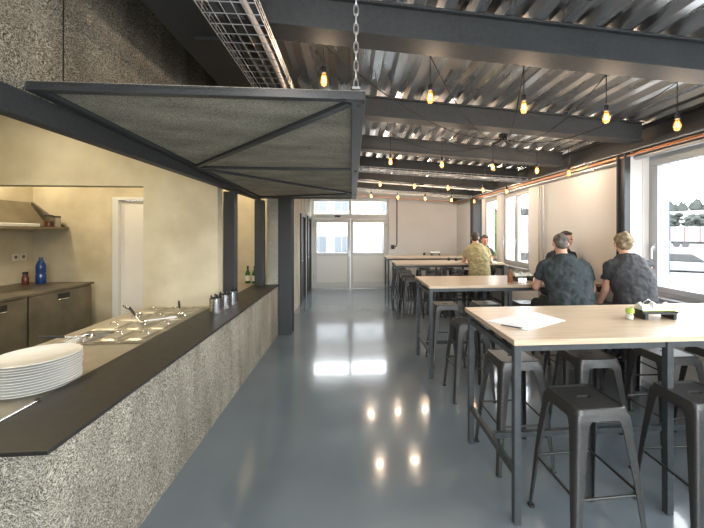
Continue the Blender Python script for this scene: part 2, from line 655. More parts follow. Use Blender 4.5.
def ibeam(y0, z0f, x0=-.795, x1=2.985, b=.17, h=.195, tf=.016, tw=.012):
    mb = MB()

    def pr(y_a, y_b, d0, d1):
        L = []
        for x_ in (x0, x1):
            z_ = z0f(x_)
            L.append([(x_, y_a, z_ + d0), (x_, y_b, z_ + d0), (x_, y_b, z_ + d1), (x_, y_a, z_ + d1)])
        mb.loft(L)
    pr(y0, y0 + b, 0, tf)
    pr(y0, y0 + b, h - tf, h - .001)
    pr(y0 + .025, y0 + .025 + tw, tf, h - tf)
    return mb


for y0 in (-.75, .59, 1.93, 3.27, 4.60, 5.90, 7.20, 8.50):
    struct(ibeam(y0, zbeam).build('ceiling_beam', 'beam', bev=.002))
# long beam along the hatch wall
mb = MB().box(-1.10, YN, 2.915, -.80, YB, 2.937).box(-1.06, YN, 2.937, -1.04, YB, 3.03)
struct(mb.build('ceiling_beam', 'steel_dark', bev=.002))
struct(MB().box(-1.498, YN, 3.40, -1.065, YB, 3.415).box(-1.065, YN, 3.03, -1.05, YB, 3.415).build('trim_3', 'steel_black'))
# edge beam along the window wall
mb = MB().box(2.99, YN, 2.59, 3.195, YB, 2.608).box(3.07, YN, 2.608, 3.09, YB, 2.785).box(2.99, YN, 2.785, 3.195, YB, 2.80)
struct(mb.build('ceiling_beam', 'steel_black', bev=.002))


# windows in the right wall
def window(name, a, b, sashes, handle=True):
    fx0, fx1 = XR + .07, XR + .14
    t = .06
    mb = MB()
    mb.box(fx0, a, Z0, fx1, b, Z0 + t).box(fx0, a, Z1 - t, fx1, b, Z1).box(fx0, a, Z0 + t, fx1, a + t, Z1 - t).box(fx0, b - t, Z0 + t, fx1, b, Z1 - t)
    w_ = struct(mb.build(name, 'window_grey', bev=.004))
    step = (b - a - 2 * t) / sashes
    for i in range(sashes):
        y0, y1 = a + t + i * step, a + t + (i + 1) * step
        s_ = .065
        mb = MB()
        x0, x1 = fx0 - .02, fx1 - .02
        mb.box(x0, y0, Z0 + t, x1, y1, Z0 + t + s_).box(x0, y0, Z1 - t - s_, x1, y1, Z1 - t)
        mb.box(x0, y0, Z0 + t + s_, x1, y0 + s_, Z1 - t - s_).box(x0, y1 - s_, Z0 + t + s_, x1, y1, Z1 - t - s_)
        sa = mb.build('sash', 'window_grey', w_, bev=.006)
        MB().box(x0 + .03, y0 + s_, Z0 + t + s_, x0 + .036, y1 - s_, Z1 - t - s_).build('pane', 'glass', sa)
        if handle:
            hy = y1 - s_ / 2
            MB().box(x0 - .012, hy - .014, 1.50, x0 - .001, hy + .014, 1.57).box(x0 - .045, hy - .009, 1.525, x0 - .012, hy + .009, 1.545).box(x0 - .045, hy - .009, 1.41, x0 - .030, hy + .009, 1.545).build('handle', 'wire', sa, bev=.002)
    MB().box(XR - .05, a - .03, Z0 - .012, fx0 - .001, b + .03, Z0 + .02).build('window_sill', 'window_grey', w_, bev=.003)
    return w_


window('window_1', *OPEN[1], 2)
window('window_2', *OPEN[2], 2)
window('window_3', *OPEN[3], 1)
window('window_added_side', *OPEN[0], 2)  # out of view, added for the daylight it lets in

# unseen glazing of the added rear opening, lets in fill daylight
mb = MB()
for a in (-1.4, .05, 1.5, 2.94):
    mb.box(a, YN - .16, .35, a + .06, YN - .08, 2.85)
mb.box(-1.4, YN - .16, .35, 3.0, YN - .08, .41).box(-1.4, YN - .16, 2.79, 3.0, YN - .08, 2.85)
wr = struct(mb.build('window_added_rear', 'white_trim'))
MB().box(-1.36, YN - .13, .4, 2.96, YN - .124, 2.8).build('pane', 'glass', wr)

# double glazed entrance doors with transom lights
mb = MB()
x0, x1, zt = -1.21, 1.11, 2.70
yd = YB + .10
mb.box(x0, yd, 0, x0 + .07, yd + .09, zt).box(x1 - .07, yd, 0, x1, yd + .09, zt).box(x0 + .07, yd, zt - .07, x1 - .07, yd + .09, zt)
mb.box(x0 + .07, yd, 2.10, x1 - .07, yd + .09, 2.24).box(-.09, yd, 2.24, -.01, yd + .09, zt - .07)
dr = struct(mb.build('door_1', 'door_grey', bev=.004))
MB().box(x0 + .07, yd + .04, 2.24, -.09, yd + .046, zt - .07).build('transom_pane', 'glass', dr)
MB().box(-.01, yd + .04, 2.24, x1 - .07, yd + .046, zt - .07).build('transom_pane', 'glass', dr)
MB().box(-.52, yd - .012, 2.145, -.35, yd - .001, 2.20).build('sensor_plate', 'black', dr, bev=.003)
for (a, b, hs1) in ((x0 + .075, -.053, 1), (-.047, x1 - .075, -1)):
    mb = MB()
    s_ = .085
    y0, y1 = yd - .02, yd + .05
    mb.box(a, y0, .015, a + s_, y1, 2.095).box(b - s_, y0, .015, b, y1, 2.095).box(a + s_, y0, 1.99, b - s_, y1, 2.095)
    mb.box(a + s_, y0, .985, b - s_, y1, 1.075).box(a + s_, y0, .015, b - s_, y1, .20)
    lf = mb.build('door_leaf', 'door_grey', dr, bev=.004)
    MB().box(a + s_, yd + .01, 1.075, b - s_, yd + .016, 1.99).build('glass_pane', 'glass', lf)
    MB().box(a + s_ - .003, yd + .0, .197, b - s_ + .003, yd + .034, .988).build('lower_panel', 'door_panel', lf, bev=.006)
    if hs1 > 0:
        hx = b - .035
        MB().box(hx - .02, y0 - .012, .96, hx + .02, y0, 1.18).box(hx - .012, y0 - .05, 1.06, hx + .012, y0 - .012, 1.085).box(hx - .13, y0 - .06, 1.06, hx + .012, y0 - .045, 1.085).build('handle', 'wire', lf, bev=.002)
    for hz in (.3, 1.85):
        hx = a - .004 if hs1 > 0 else b + .004
        MB().lathe([(.012, 0), (.012, .12)], 8, (hx, y0 - .012, hz)).build('hinge', 'wire', lf)
struct(MB().box(x0, YB - .005, 0, x1, YB + .28, .012).build('trim_2', 'zinc_pipe'))

# two dark steel doors in the passage wall
for i, (a, b) in enumerate(((8.12, 8.92), (9.32, 10.12))):
    mb = MB().box(-1.31, a, 0, -1.185, a + .06, 2.14).box(-1.31, b - .06, 0, -1.185, b, 2.14).box(-1.31, a + .06, 2.07, -1.185, b - .06, 2.14)
    d_ = struct(mb.build('door_%d' % (i + 2), 'steel_dark', bev=.002))
    MB().box(-1.28, a + .062, .006, -1.235, b - .062, 2.068).build('door_leaf', 'beam', d_, bev=.002)
    MB().box(-1.234, a + .10, 1.0, -1.20, a + .12, 1.02).box(-1.20, a + .10, 1.0, -1.188, a + .22, 1.02).build('handle', 'wire', d_)
# white door in the far kitchen wall
mb = MB().box(-4.12, 6.18, 0, -4.02, 6.3, 2.30).box(-3.30, 6.18, 0, -3.2, 6.3, 2.30).box(-4.02, 6.18, 2.25, -3.30, 6.3, 2.30)
d_ = struct(mb.build('door_4', 'white_trim', bev=.004))
MB().box(-4.015, 6.24, .01, -3.305, 6.29, 2.245).build('door_leaf', 'white_wall', d_, bev=.003)

# skirting along the back wall and window wall
struct(MB().box(1.12, YB - .012, 0, XR - .005, YB - .001, .07).build('baseboard_back', 'zinc_pipe'))
struct(MB().box(XR - .012, YN, 0, XR - .001, YB - .015, .07).build('baseboard_right', 'zinc_pipe'))

# ------------------------------------------------------------------ lifted serving hatch
ht = thing('serving_hatch', 'big wood-wool serving hatch raised on a chain above the counter', 'hatch', (-1.45, 3.6, 2.293))
ht.rotation_euler[0] = -.030
hx0, hx1, hy0, hy1, hz = -.043, 1.515, -1.94, 1.97, 0
MB().box(hx0, hy0 + .01, hz + .022, hx1 - .01, hy1 - .01, hz + .043).build('panel', 'woodwool_pale', ht)  # paler board colour stands in for light reaching the hatch underside
t = .06


def L(mb, a, b, w_=.06, h_=.05):
    mb.bar((a[0], a[1], hz + h_ / 2), (b[0], b[1], hz + h_ / 2), w_, h_)


for a, b in (((hx0, hy0 + .03), (hx1, hy0 + .03)), ((hx0, hy1 - .03), (hx1 - .0, hy1 - .03))):
    mb = MB()
    L(mb, a, b, .04, .044)
    mb.build('crossbar', 'steel_dark', ht, bev=.003)
mb = MB()
L(mb, (hx1 - .035, hy0 + .06), (hx1 - .035, hy1 - .06), .072, .05)
fr_ = mb.build('edge_tube', 'frame_steel', ht, bev=.004)
mb = MB()
L(mb, (hx0 + .03, hy0 + .06), (hx0 + .03, hy1 - .06), .06, .055)
mb.build('hinge_tube', 'steel_dark', ht, bev=.004)
for a, b in (((.0, -.27), (1.44, -.25)), ((.0, -.30), (1.44, -1.86)), ((.0, -.22), (1.44, 1.35)), ((.0, 1.86), (1.44, 1.42))):
    mb = MB()
    mb.bar((a[0], a[1], .010), (b[0], b[1], .010), .045, .022)
    mb.build('brace', 'steel_dark', ht, bev=.002)
for yy in (-1.87, -.25, 1.4):
    MB().lathe([(.010, -.012), (.012, -.009), (.012, -.001)], 10, (hx1 - .03, yy, 0)).build('bolt', 'black', fr_, smooth=40)

# chain holding the hatch
ch = thing('hanging_chain', 'steel chain running from the roof deck to the hatch corner', 'chain', (.02, 1.69, 2.405))
for k in range(11):
    mb = MB()
    ang = PI / 2 * (k % 2)
    pts = []
    zc = .028 + k * .046
    for i in range(13):
        a = 2 * PI * i / 12
        u, z_ = .011 * math.cos(a), zc + (.020 * math.sin(a) + (.008 if math.sin(a) > .01 else -.008 if math.sin(a) < -.01 else 0))
        pts.append((u * math.cos(ang), u * math.sin(ang), z_))
    mb.tube(pts, .0035, 6)
    mb.build('link', 'wire', ch, smooth=60)
MB().box(-.02, -.012, 0, .02, .012, .012).build('shackle', 'wire', ch)


# ------------------------------------------------------------------ cable trays
def tray_mesh(length, width, hgt=.06, pitch=.10, wr=.0028, nl=5):
    mb = MB()
    for i in range(nl):
        x_ = -width / 2 + width * i / (nl - 1)
        mb.tube([(x_, 0, 0), (x_, length, 0)], wr, 5)
    for x_ in (-width / 2, width / 2):
        for z_ in (hgt * .5, hgt):
            mb.tube([(x_, 0, z_), (x_, length, z_)], wr, 5)
    k = int(length / pitch)
    for i in range(k + 1):
        y_ = min(i * pitch + .01, length)
        mb.tube([(-width / 2, y_, hgt), (-width / 2, y_, -wr), (width / 2, y_, -wr), (width / 2, y_, hgt)], wr, 4)
    return mb


tr = thing('cable_tray', 'galvanised wire cable tray running lengthwise beside the long dark beam', 'cable tray', (-.575, .3, 2.745))
tray_mesh(5.2, .27, .05, .085, .0026, 6).build('wire_basket', 'wire', tr)
for yy in (.6, 1.9, 3.2, 4.6):
    MB().bar((-.145, yy, .06), (-.145, yy, .205), .02, .006).bar((-.40, yy, .158), (-.15, yy, .158), .03, .02).build('hanger_bracket', 'steel_dark', tr)
for i, (dx, rr) in enumerate(((.10, .016), (.06, .012), (-.06, .012))):
    pts = [(-.575 + dx * .8 + .010 * math.sin(k * 1.3 + i), .35 + k * .29, 2.745 + .004 + rr) for k in range(18)]
    tag(MB().tube(pts, rr, 8).build('cable', 'white_cable' if i == 0 else 'cord', smooth=60),
        ('pale cable lying in the lengthwise wire tray', 'thin black cable beside the pale one in the lengthwise tray', 'black cable alone on the beam side of the lengthwise tray')[i], 'cable')


def ztray(x_, z_):
    return z_ - .055 * x_


for (y_, z_, lab, wd) in ((5.62, 2.715, 'galvanised wire cable tray crossing the room below a roof beam', .19), (8.30, 2.70, 'galvanised wire cable tray crossing the room just before the end wall', .18)):
    t2 = thing('cable_tray', lab, 'cable tray', (.05, y_, z_))
    b_ = tray_mesh(2.9, wd, .06, .12, .004, 4)
    b_.v = [(y, x, z - .055 * y) for x, y, z in b_.v]
    b_.build('wire_basket', 'wire', t2)
    for xx in (.5, 2.2):
        MB().bar((xx, 0, .06 - .055 * xx), (xx, 0, zdeck(xx) - z_ - .004), .012, .012, (0, 1, 0)).build('hanger_rod', 'steel_dark', t2)
tag(MB().tube([(-.1, 6.85, 2.735), (2.9, 6.85, 2.55)], .014, 10).build('conduit_pipe', 'white_trim', smooth=60), 'thin white conduit pipe crossing the room between the two crossing cable trays', 'pipe')
tag(MB().tube([(-.1, 9.25, 2.705), (2.9, 9.25, 2.53)], .013, 10).build('conduit_pipe', 'copper', smooth=60), 'copper pipe crossing the room close to the end wall', 'pipe')

# pipes along the window wall
for (x_, z_, r_, mt, lab) in ((3.06, 2.560, .010, 'copper', 'upper thin copper pipe running along the window wall'), (3.02, 2.535, .010, 'copper', 'lower thin copper pipe running along the window wall'),
                              (3.12, 2.520, .026, 'zinc_pipe', 'thick grey pipe under the copper pipes along the window wall'), (2.975, 2.570, .007, 'wire', 'very thin steel conduit above the copper pipes along the windows')):
    p = thing('wall_pipe', lab, 'pipe', (x_, 0, z_))
    MB().tube([(0, -2.9, 0), (0, 9.9, 0)], r_, 10).build('pipe', mt, p, smooth=60)
    for yy in (2.0, 4.15, 6.3, 8.6):
        MB().box(-r_ - .004, yy - .012, -r_ - .004, r_ + .004, yy + .012, r_ + .004).box(-.004, yy - .006, r_, .004, yy + .006, 2.591 - z_).build('clip', 'wire', p)

# wall conduits and sockets
cdt = thing('wall_conduit', 'black conduit with a socket box on the end wall beside the double doors', 'conduit', (1.35, 10.17, 1.25))
MB().tube([(0, 0, .10), (0, 0, 1.5)], .014, 8).build('pipe', 'black', cdt, smooth=60)
MB().tube([(0, 0, .10), (-.02, 0, .02), (-.09, 0, .0)], .012, 8).build('bend', 'black', cdt, smooth=60)
MB().box(-.18, -.04, -.06, -.08, .028, .06).build('socket_box', 'black', cdt, bev=.006)
for yy, lab in ((5.42, 'thin grey conduit running down the window wall beside the pair of sashes'), (5.56, 'second grey conduit running down the window wall, further from the glass')):
    tag(MB().tube([(3.17, yy, .1), (3.17, yy, 2.42), (3.17, yy, 2.48)], .013, 8).build('wall_conduit', 'zinc_pipe', smooth=60), lab, 'conduit')


# ------------------------------------------------------------------ pendants
def hub(label, loc):
    h_ = thing('pendant_hub', label, 'ceiling hub', loc)
    MB().lathe([(.055, 0), (.055, -.03), (.035, -.05), (.012, -.055)], 20).build('canopy', 'black', h_, smooth=40)
    for k in range(6):
        a = k * PI / 3
        MB().lathe([(.009, 0), (.009, -.04)], 8, (.036 * math.cos(a), .036 * math.sin(a), -.03)).build('cord_grip', 'black', h_)
    return loc


HUB1 = hub('black hub on the roof deck where the bulb cords meet beyond the second beam', (1.86, 4.06, zdeck(1.86) - .001))
HUB2 = hub('black hub under a far beam where the cords of further bulbs meet', (1.50, 7.28, zbeam(1.50) - .001))
ROWS = [('above the paper-sheet table', 2.45, [(-.20, 2.79), (.570, 2.689), (1.28, 2.634), (1.93, 2.575), (2.51, 2.53)], HUB1),
        ('above the dark-shirted men', 4.40, [(.50, 2.622), (1.18, 2.588), (1.87, 2.563), (2.48, 2.529), (2.93, 2.50)], HUB1),
        ('above the man in khaki', 6.25, [(.515, 2.587), (1.157, 2.553), (1.79, 2.528), (2.466, 2.494), (2.93, 2.47)], HUB2),
        ('along the end wall', 7.90, [(.442, 2.541), (1.07, 2.516), (1.716, 2.490), (2.353, 2.456), (2.90, 2.43)], HUB2)]
ORD = ['first', 'second', 'third', 'fourth', 'fifth']


def pendant(x_, y_, z_, hb, label, droop=None, power=5.5):
    """z_ is the middle of the bulb's glass."""
    zc = zdeck(x_) - .003
    for yb in (-.75, .59, 1.93, 3.27, 4.60, 5.90, 7.20, 8.50):
        if yb - .01 < y_ < yb + .18:
            zc = zbeam(x_) - .003
    p = thing('pendant_bulb', label, 'pendant lamp', (x_, y_, z_), 0, 'filament bulbs on black cords')
    MB().tube([(0, 0, .085), (0, 0, zc - z_)], .0038, 6).build('cord', 'cord', p)
    MB().lathe([(.005, .098), (.016, .089), (.018, .083), (.018, .044), (.015, .041)], 16).build('lamp_socket', 'black', p, smooth=40)
    gp = [(.012, .044), (.014, .032), (.022, .015), (.027, -.004), (.026, -.021), (.019, -.041), (.007, -.049)]
    g = MB().lathe(gp, 18, c0=False).build('bulb_glass', 'bulb_glass', p, smooth=80)
    pts = []
    for i in range(41):
        a = i / 40
        k = math.floor(a * 8)
        f_ = a * 8 - k
        z0_ = .024 - .049 * (f_ if k % 2 == 0 else 1 - f_)
        an = 2 * PI * a
        pts.append((.010 * math.cos(an), .010 * math.sin(an), z0_))
    MB().tube(pts, 0.002, 5).build('filament', 'filament', g)
    if hb:
        a = Vector((x_ - p.location.x, 0, zc - z_))
        b = Vector((hb[0] - x_, hb[1] - y_, hb[2] - .06 - z_))
        sag = .07 + .09 * min(1.5, (a - b).length) if droop is None else droop
        pts = []
        for i in range(19):
            t_ = i / 18
            q = a.lerp(b, t_)
            q.z -= sag * 4 * t_ * (1 - t_)
            pts.append(q)
        MB().tube(pts, .0042, 5).build('swag_cord', 'cord', p, smooth=60)
    li = bpy.data.lights.new('bulb_light', 'POINT')
    li.energy = power if x_ < 2.8 else power * .3
    li.color = (1, .87, .74)
    li.shadow_soft_size = .05
    lo = bpy.data.objects.new('bulb_light', li)
    col.objects.link(lo)
    lo.parent = p
    lo.location = (0, 0, -.01)
    return p


for nm, y_, lst, hb in ROWS:
    for i, (x_, z_) in enumerate(lst):
        pendant(x_, y_, z_, hb, 'filament bulb, %s from the hatch in the row %s' % (ORD[i], nm), power={2.45: 6.0, 4.40: 10.0, 6.25: 15.0, 7.90: 15.0}[y_])
# ------------------------------------------------------------------ kitchen
# front worktop
wt = thing('kitchen_counter', 'steel worktop behind the black ledge, with the pan unit let into it', 'counter', (-2.05, 2.4, 0))


def wb(mb, x0, y0, z0, x1, y1, z1):
    return mb.box(x0 + 2.05, y0 - 2.4, z0, x1 + 2.05, y1 - 2.4, z1)


WX0, WX1, WY0, WY1 = -2.36, -1.66, 2.88, 4.14
mb = MB()
wb(mb, -2.50, .3, .77, -1.62, WY0, .80)
wb(mb, -2.50, WY0, .77, WX0, WY1, .80)
wb(mb, WX1, WY0, .77, -1.62, WY1, .80)
wb(mb, -2.50, WY1, .77, -1.62, 4.195, .80)
mb.build('worktop', 'worktop', wt, bev=.002)
mb = MB()
wb(mb, -2.46, .3, 0, -2.42, 4.19, .768)
wb(mb, -2.42, .3, 0, -1.62, .34, .768)
wb(mb, -2.42, 4.15, 0, -1.62, 4.19, .768)
mb.build('carcass', 'stainless_dull', wt)
# bain-marie with lidded pans
XS = [WX0, -2.085, -1.875, WX1]
YS = [WY0, 3.20, 3.52, 3.83, WY1]
bmr = thing('bain_marie', 'steel food warmer unit with rows of lidded pans in the worktop', 'food warmer', (-2.0, 3.5, .80))
mb = MB()
for i in range(4):
    mb.box(XS[i] - .008 + 2.0, YS[0] - 3.5 - .01, .001, XS[i] + .008 + 2.0, YS[-1] - 3.5 + .01, .012)
for j in range(5):
    for i in range(3):
        mb.box(XS[i] + .008 + 2.0, YS[j] - .008 - 3.5, .001, XS[i + 1] - .008 + 2.0, YS[j] + .008 - 3.5, .012)
mb.build('rim', 'stainless', bmr, bev=.001)


def pan(cx_, cy_, hx_, hy_):
    mb = MB()
    mb.loft([rrect(hx_, hy_, .03, .003, 4, cx_, cy_), rrect(hx_ - .012, hy_ - .012, .04, .003, 4, cx_, cy_), rrect(hx_ - .03, hy_ - .03, .05, -.10, 4, cx_, cy_), rrect(hx_ - .05, hy_ - .05, .05, -.115, 4, cx_, cy_)], False, True)
    return mb


for j in range(4):
    for i in range(3):
        cx_, cy_ = (XS[i] + XS[i + 1]) / 2, (YS[j] + YS[j + 1]) / 2
        hx_, hy_ = (XS[i + 1] - XS[i]) / 2 - .009, (YS[j + 1] - YS[j]) / 2 - .009
        pan(cx_ + 2.0, cy_ - 3.5, hx_, hy_).build('well', 'stainless', bmr, smooth=50)
        if (i, j) == (0, 0):
            continue
        lab = 'steel pan lid in the %s row of the food warmer, %s' % (('row beside the plates', 'second', 'third', 'last')[j].replace('row beside the plates', 'first'), ('at the kitchen aisle', 'middle column', 'along the black ledge')[i])
        ld = thing('pan_lid', lab, 'pan lid', (cx_, cy_, .813), 0, 'pan lids on the food warmer')
        MB().loft([rrect(hx_ + .004, hy_ + .004, .02, 0), rrect(hx_ + .004, hy_ + .004, .02, .004), rrect(hx_ - .02, hy_ - .02, .03, .006), rrect(hx_ - .03, hy_ - .03, .03, .018), rrect(hx_ - .045, hy_ - .045, .03, .020)]).build('lid', 'lid_steel', ld, smooth=40)
        MB().tube([(-.035, 0, .018), (-.03, 0, .040), (.03, 0, .040), (.035, 0, .018)], .006, 8).build('handle', 'chrome', ld, smooth=60)


def ladle(label, loc, rz, handle_mat, ln=.28, tilt=30):
    l_ = thing('ladle', label, 'ladle', loc, rz)
    a = R(tilt)
    d = Vector((math.cos(a), 0, math.sin(a)))
    MB().tube([Vector((.03, 0, .012)), Vector((.06, 0, .02)), Vector((.06, 0, .02)) + d * ln * .4], .005, 8).build('shaft', 'chrome', l_, smooth=60)
    st = Vector((.06, 0, .02)) + d * ln * .38
    MB().tube([st, st + d * ln * .3, st + d * ln * .62], [.008, .012, .010], 10).build('grip', handle_mat, l_, smooth=60)
    MB().lathe([(.012, .001), (.032, .008), (.040, .024), (.037, .024), (.028, .012), (.01, .006)], 18).build('bowl', 'chrome', l_, smooth=50)
    return l_


ladle('black-handled ladle leaning out beside the open round basin', (-2.19, 3.02, .81), R(205), 'black', .26, 9)
ladle('black-handled ladle propped upright on the middle pan lids', (-1.96, 3.36, .835), R(150), 'black', .20, 34)
ladle('black-handled ladle lying by the ledge on a pan lid', (-1.77, 3.66, .835), R(120), 'black', .17, 34)
ladle('slim steel-handled ladle at the aisle end of the pan unit', (-2.20, 3.69, .835), R(150), 'chrome', .22, 16)
tg = thing('serving_spoon', 'white plastic serving spoon resting on the pan lid along the ledge', 'spoon', (-1.78, 3.50, .835), R(35))
MB().ball((.0, 0, .02), (.055, .032, .014)).build('bowl', 'white_trim', tg, smooth=70)
MB().bar((-.21, 0, .022), (-.03, 0, .022), .022, .012).build('handle', 'white_trim', tg, bev=.004)

# plates
for k in range(12):
    nm = ('topmost in the stack' if k == 11 else 'at the bottom of the stack' if k == 0 else '%s from the top of the stack' % ['', 'second', 'third', 'fourth', 'fifth', 'sixth', 'seventh', 'eighth', 'ninth', 'tenth', 'eleventh'][11 - k])
    rr = .205
    pr_ = [(.11, 0), (.125, 0), (.13, .004), (rr - .004, .0165), (rr, .0185), (rr - .003, .0205), (.135, .0095), (.12, .005), (.02, .005)]
    jx, jy = random.uniform(-.004, .004), random.uniform(-.004, .004)
    tag(MB().lathe(pr_, 56).build('dinner_plate', 'plate', smooth=40, loc=(-1.845 + jx, 2.14 + jy, .8005 + k * .0147)), 'round white dinner plate, ' + nm + ' beside the ledge', 'plate', 'stacked white dinner plates')
rl = thing('steel_edge_strip', 'thin steel strip with a bolt on the near end of the black ledge', 'strip', (-1.60, 1.80, .836))
MB().box(-.008, -.9, 0, .008, .05, .008).build('strip', 'chrome', rl, bev=.002)
MB().lathe([(.012, .0), (.012, .012), (.006, .016)], 12, (.0, .062, 0)).build('bolt', 'black', rl)

# cutlery cups
CUP = ['closest to the plates', 'in the middle of the three', 'beside the dark post']
for i, (x_, y_) in enumerate(((-1.455, 3.77), (-1.44, 3.98), (-1.43, 4.19))):
    c_ = thing('cutlery_cup', 'perforated steel cutlery cup on the black ledge, ' + CUP[i], 'cup', (x_, y_, .836), 0, 'cutlery cups on the ledge')
    rr = .066
    MB().lathe([(rr - .006, 0), (rr, .004), (rr, .150), (rr + .003, .153), (rr + .003, .158), (rr - .004, .158), (rr - .004, .008), (.01, .006)], 36).build('body', 'perforated', c_, smooth=40)
    for k in range(6):
        a = k * 1.05 + i
        b0 = Vector((x_ + .020 * math.cos(a + 2.6), y_ + .020 * math.sin(a + 2.6), .847))
        b1 = Vector((x_ + .052 * math.cos(a), y_ + .052 * math.sin(a), 1.01 + .022 * ((k * 7 + i * 3) % 4) / 3))
        s_ = thing('cutlery_piece', 'black-handled piece of cutlery standing in the perforated cup ' + CUP[i], 'cutlery', b0, 0, 'cutlery in the cup ' + CUP[i])
        v_ = b1 - b0
        MB().tube([(0, 0, 0), v_ * .6], .003, 6).build('shank', 'chrome', s_)
        MB().tube([v_ * .6, v_ * .8, v_ * 1.02], [.005, .008, .009], 8).build('handle', 'black', s_, smooth=60)

# second worktop with two green bottles
bw = thing('kitchen_counter', 'pale stone worktop in the far bay behind the dark posts', 'counter', (-1.98, 5.3, 0))
MB().box(-.34, -.93, .77, .36, .94, .80).build('worktop', 'worktop', bw, bev=.002)
MB().box(-.33, -.92, 0, .34, .93, .768).build('carcass', 'stainless_dull', bw)


def bottle(name, label, loc, h_, r_, body, lab=None, cap='black', prof=None):
    b_ = thing(name, label, 'bottle', loc)
    pr_ = prof or [(r_ * .9, 0), (r_, .008), (r_, h_ * .52), (r_ * .92, h_ * .60), (r_ * .45, h_ * .74), (r_ * .36, h_ * .80), (r_ * .36, h_ * .95)]
    MB().lathe(pr_, 24).build('body', body, b_, smooth=60)
    z1 = pr_[-1][1]
    rc = pr_[-1][0] * 1.15
    MB().lathe([(rc, z1 - .02), (rc, z1 + .012), (rc * .8, z1 + .016)], 16).build('cap', cap, b_, smooth=40)
    if lab:
        MB().lathe([(r_ + .0012, h_ * .14), (r_ + .0012, h_ * .46)], 24, c0=False, c1=False).build('paper_label', lab, b_, smooth=60)
    return b_


bottle('beer_bottle', 'green glass bottle on the far bay worktop, further from the posts', (-1.83, 6.14, .801), .30, .042, 'glass_green', 'label_white')
bottle('beer_bottle', 'green glass bottle half hidden by the dark post at the far bay', (-1.70, 6.10, .801), .30, .042, 'glass_green', 'label_white')

# rear refrigerated counter
XF = -4.36
rc_ = thing('refrigerated_counter', 'stainless refrigerated counter along the far kitchen wall', 'counter', (-4.9, 5.0, 0))
MB().box(-.54, -1.5, .83, .56, 1.08, .862).build('worktop', 'stainless_dull', rc_, bev=.003)
MB().box(-.52, -1.48, .1, .52, 1.06, .828).build('body', 'stainless_dull', rc_)
for yy in (-1.4, 1.0):
    for xx in (-.45, .45):
        MB().lathe([(.02, 0), (.025, .1)], 10, (xx, yy, 0)).build('foot', 'black', rc_)
for k, (a, b) in enumerate(((-1.46, -.86), (-.84, -.09), (-.06, 1.20))):
    if k == 2:
        a, b = -.06, 1.04
    d_ = MB().box(.522, a, .13, .55, b, .815).build('door', 'stainless_dull', rc_, bev=.006)
    c0 = (a + b) / 2
    MB().box(.55, c0 - .10, .70, .556, c0 + .10, .78).build('handle_plate', 'black', d_)
    MB().tube([(.552, c0 - .09, .70), (.575, c0 - .08, .695), (.575, c0 + .08, .695), (.552, c0 + .09, .70)], .012, 8).build('handle', 'chrome', d_, smooth=60)
bottle('water_bottle', 'tall blue plastic water bottle on the rear kitchen counter', (-5.05, 5.93, .863), .43, .066, 'glass_blue', None, 'glass_blue',
       [(.056, 0), (.066, .02), (.066, .13), (.058, .16), (.066, .19), (.066, .27), (.060, .31), (.035, .37), (.022, .385), (.022, .41)])
jr = thing('sauce_jar', 'small glass jar of red sauce beside the blue water bottle', 'jar', (-5.17, 5.80, .863))
MB().lathe([(.04, 0), (.045, .01), (.045, .11), (.03, .15), (.03, .18)], 20).build('body', 'jar_red', jr, smooth=50)
MB().lathe([(.034, .165), (.034, .20), (.03, .203)], 18).build('lid', 'black', jr, smooth=40)
for yy, lab in ((5.94, 'ivory wall socket farther from the corner above the kitchen counter'), (6.07, 'ivory wall socket closer to the corner above the kitchen counter')):
    s_ = thing('wall_socket', lab, 'socket', (XL + .001, yy, 1.29))
    MB().box(0, -.053, -.053, .012, .053, .053).build('plate', 'socket_plate', s_, bev=.004)
    MB().loft([[(.012, .03 * math.cos(2 * PI * i / 16), .03 * math.sin(2 * PI * i / 16)) for i in range(16)], [(.0135, .028 * math.cos(2 * PI * i / 16), .028 * math.sin(2 * PI * i / 16)) for i in range(16)]]).build('insert', 'stainless_dull', s_)

# hood shelf
hd = thing('hood_shelf', 'stainless shelf with sloping hood back mounted on the kitchen wall', 'shelf', (XL, 5.0, 1.74))
MB().box(.004, -1.6, 0, .59, 1.24, .006).box(.572, -1.6, .006, .59, 1.24, .045).build('shelf_plate', 'stainless_dull', hd, bev=.002)
MB().prism([(.005, .05), (.30, .05), (.31, .06), (.02, .46), (.005, .46)], 'y', -1.6, 1.16).build('hood_back', 'stainless_dull', hd)
MB().prism([(.005, .008), (.57, .008), (.57, .03), (.02, .47), (.005, .47)], 'y', 1.21, 1.235).build('end_plate', 'stainless_dull', hd)
MB().prism([(.005, .008), (.57, .008), (.57, .03), (.02, .47), (.005, .47)], 'y', -.20, -.19).build('end_plate', 'stainless_dull', hd)
sx = XL + .46
tag(MB().box(-.06, -.42, 0, .06, .26, .085).build('white_tray', 'napkin', loc=(sx - .0, 5.52, 1.748), bev=.01), 'long white tray lying on the hood shelf', 'tray')
for (yy, mt, lab, rr, hh) in ((5.98, 'clear_jar', 'glass storage jar on the hood shelf next to the tray', .06, .21), (6.12, 'glass_jar', 'amber storage jar at the corner end of the hood shelf', .058, .20)):
    j_ = thing('storage_jar', lab, 'jar', (sx + .02, yy, 1.747))
    MB().lathe([(rr * .95, 0), (rr, .008), (rr, hh * .85), (rr * .85, hh)], 20).build('body', mt, j_, smooth=50)
    if mt == 'clear_jar':
        MB().lathe([(rr * .9, .004), (rr * .9, hh * .6)], 16).build('contents', 'jar_red', j_, smooth=50)
    MB().lathe([(rr, hh - .005), (rr, hh + .02)], 18).build('lid', 'black', j_, smooth=40)

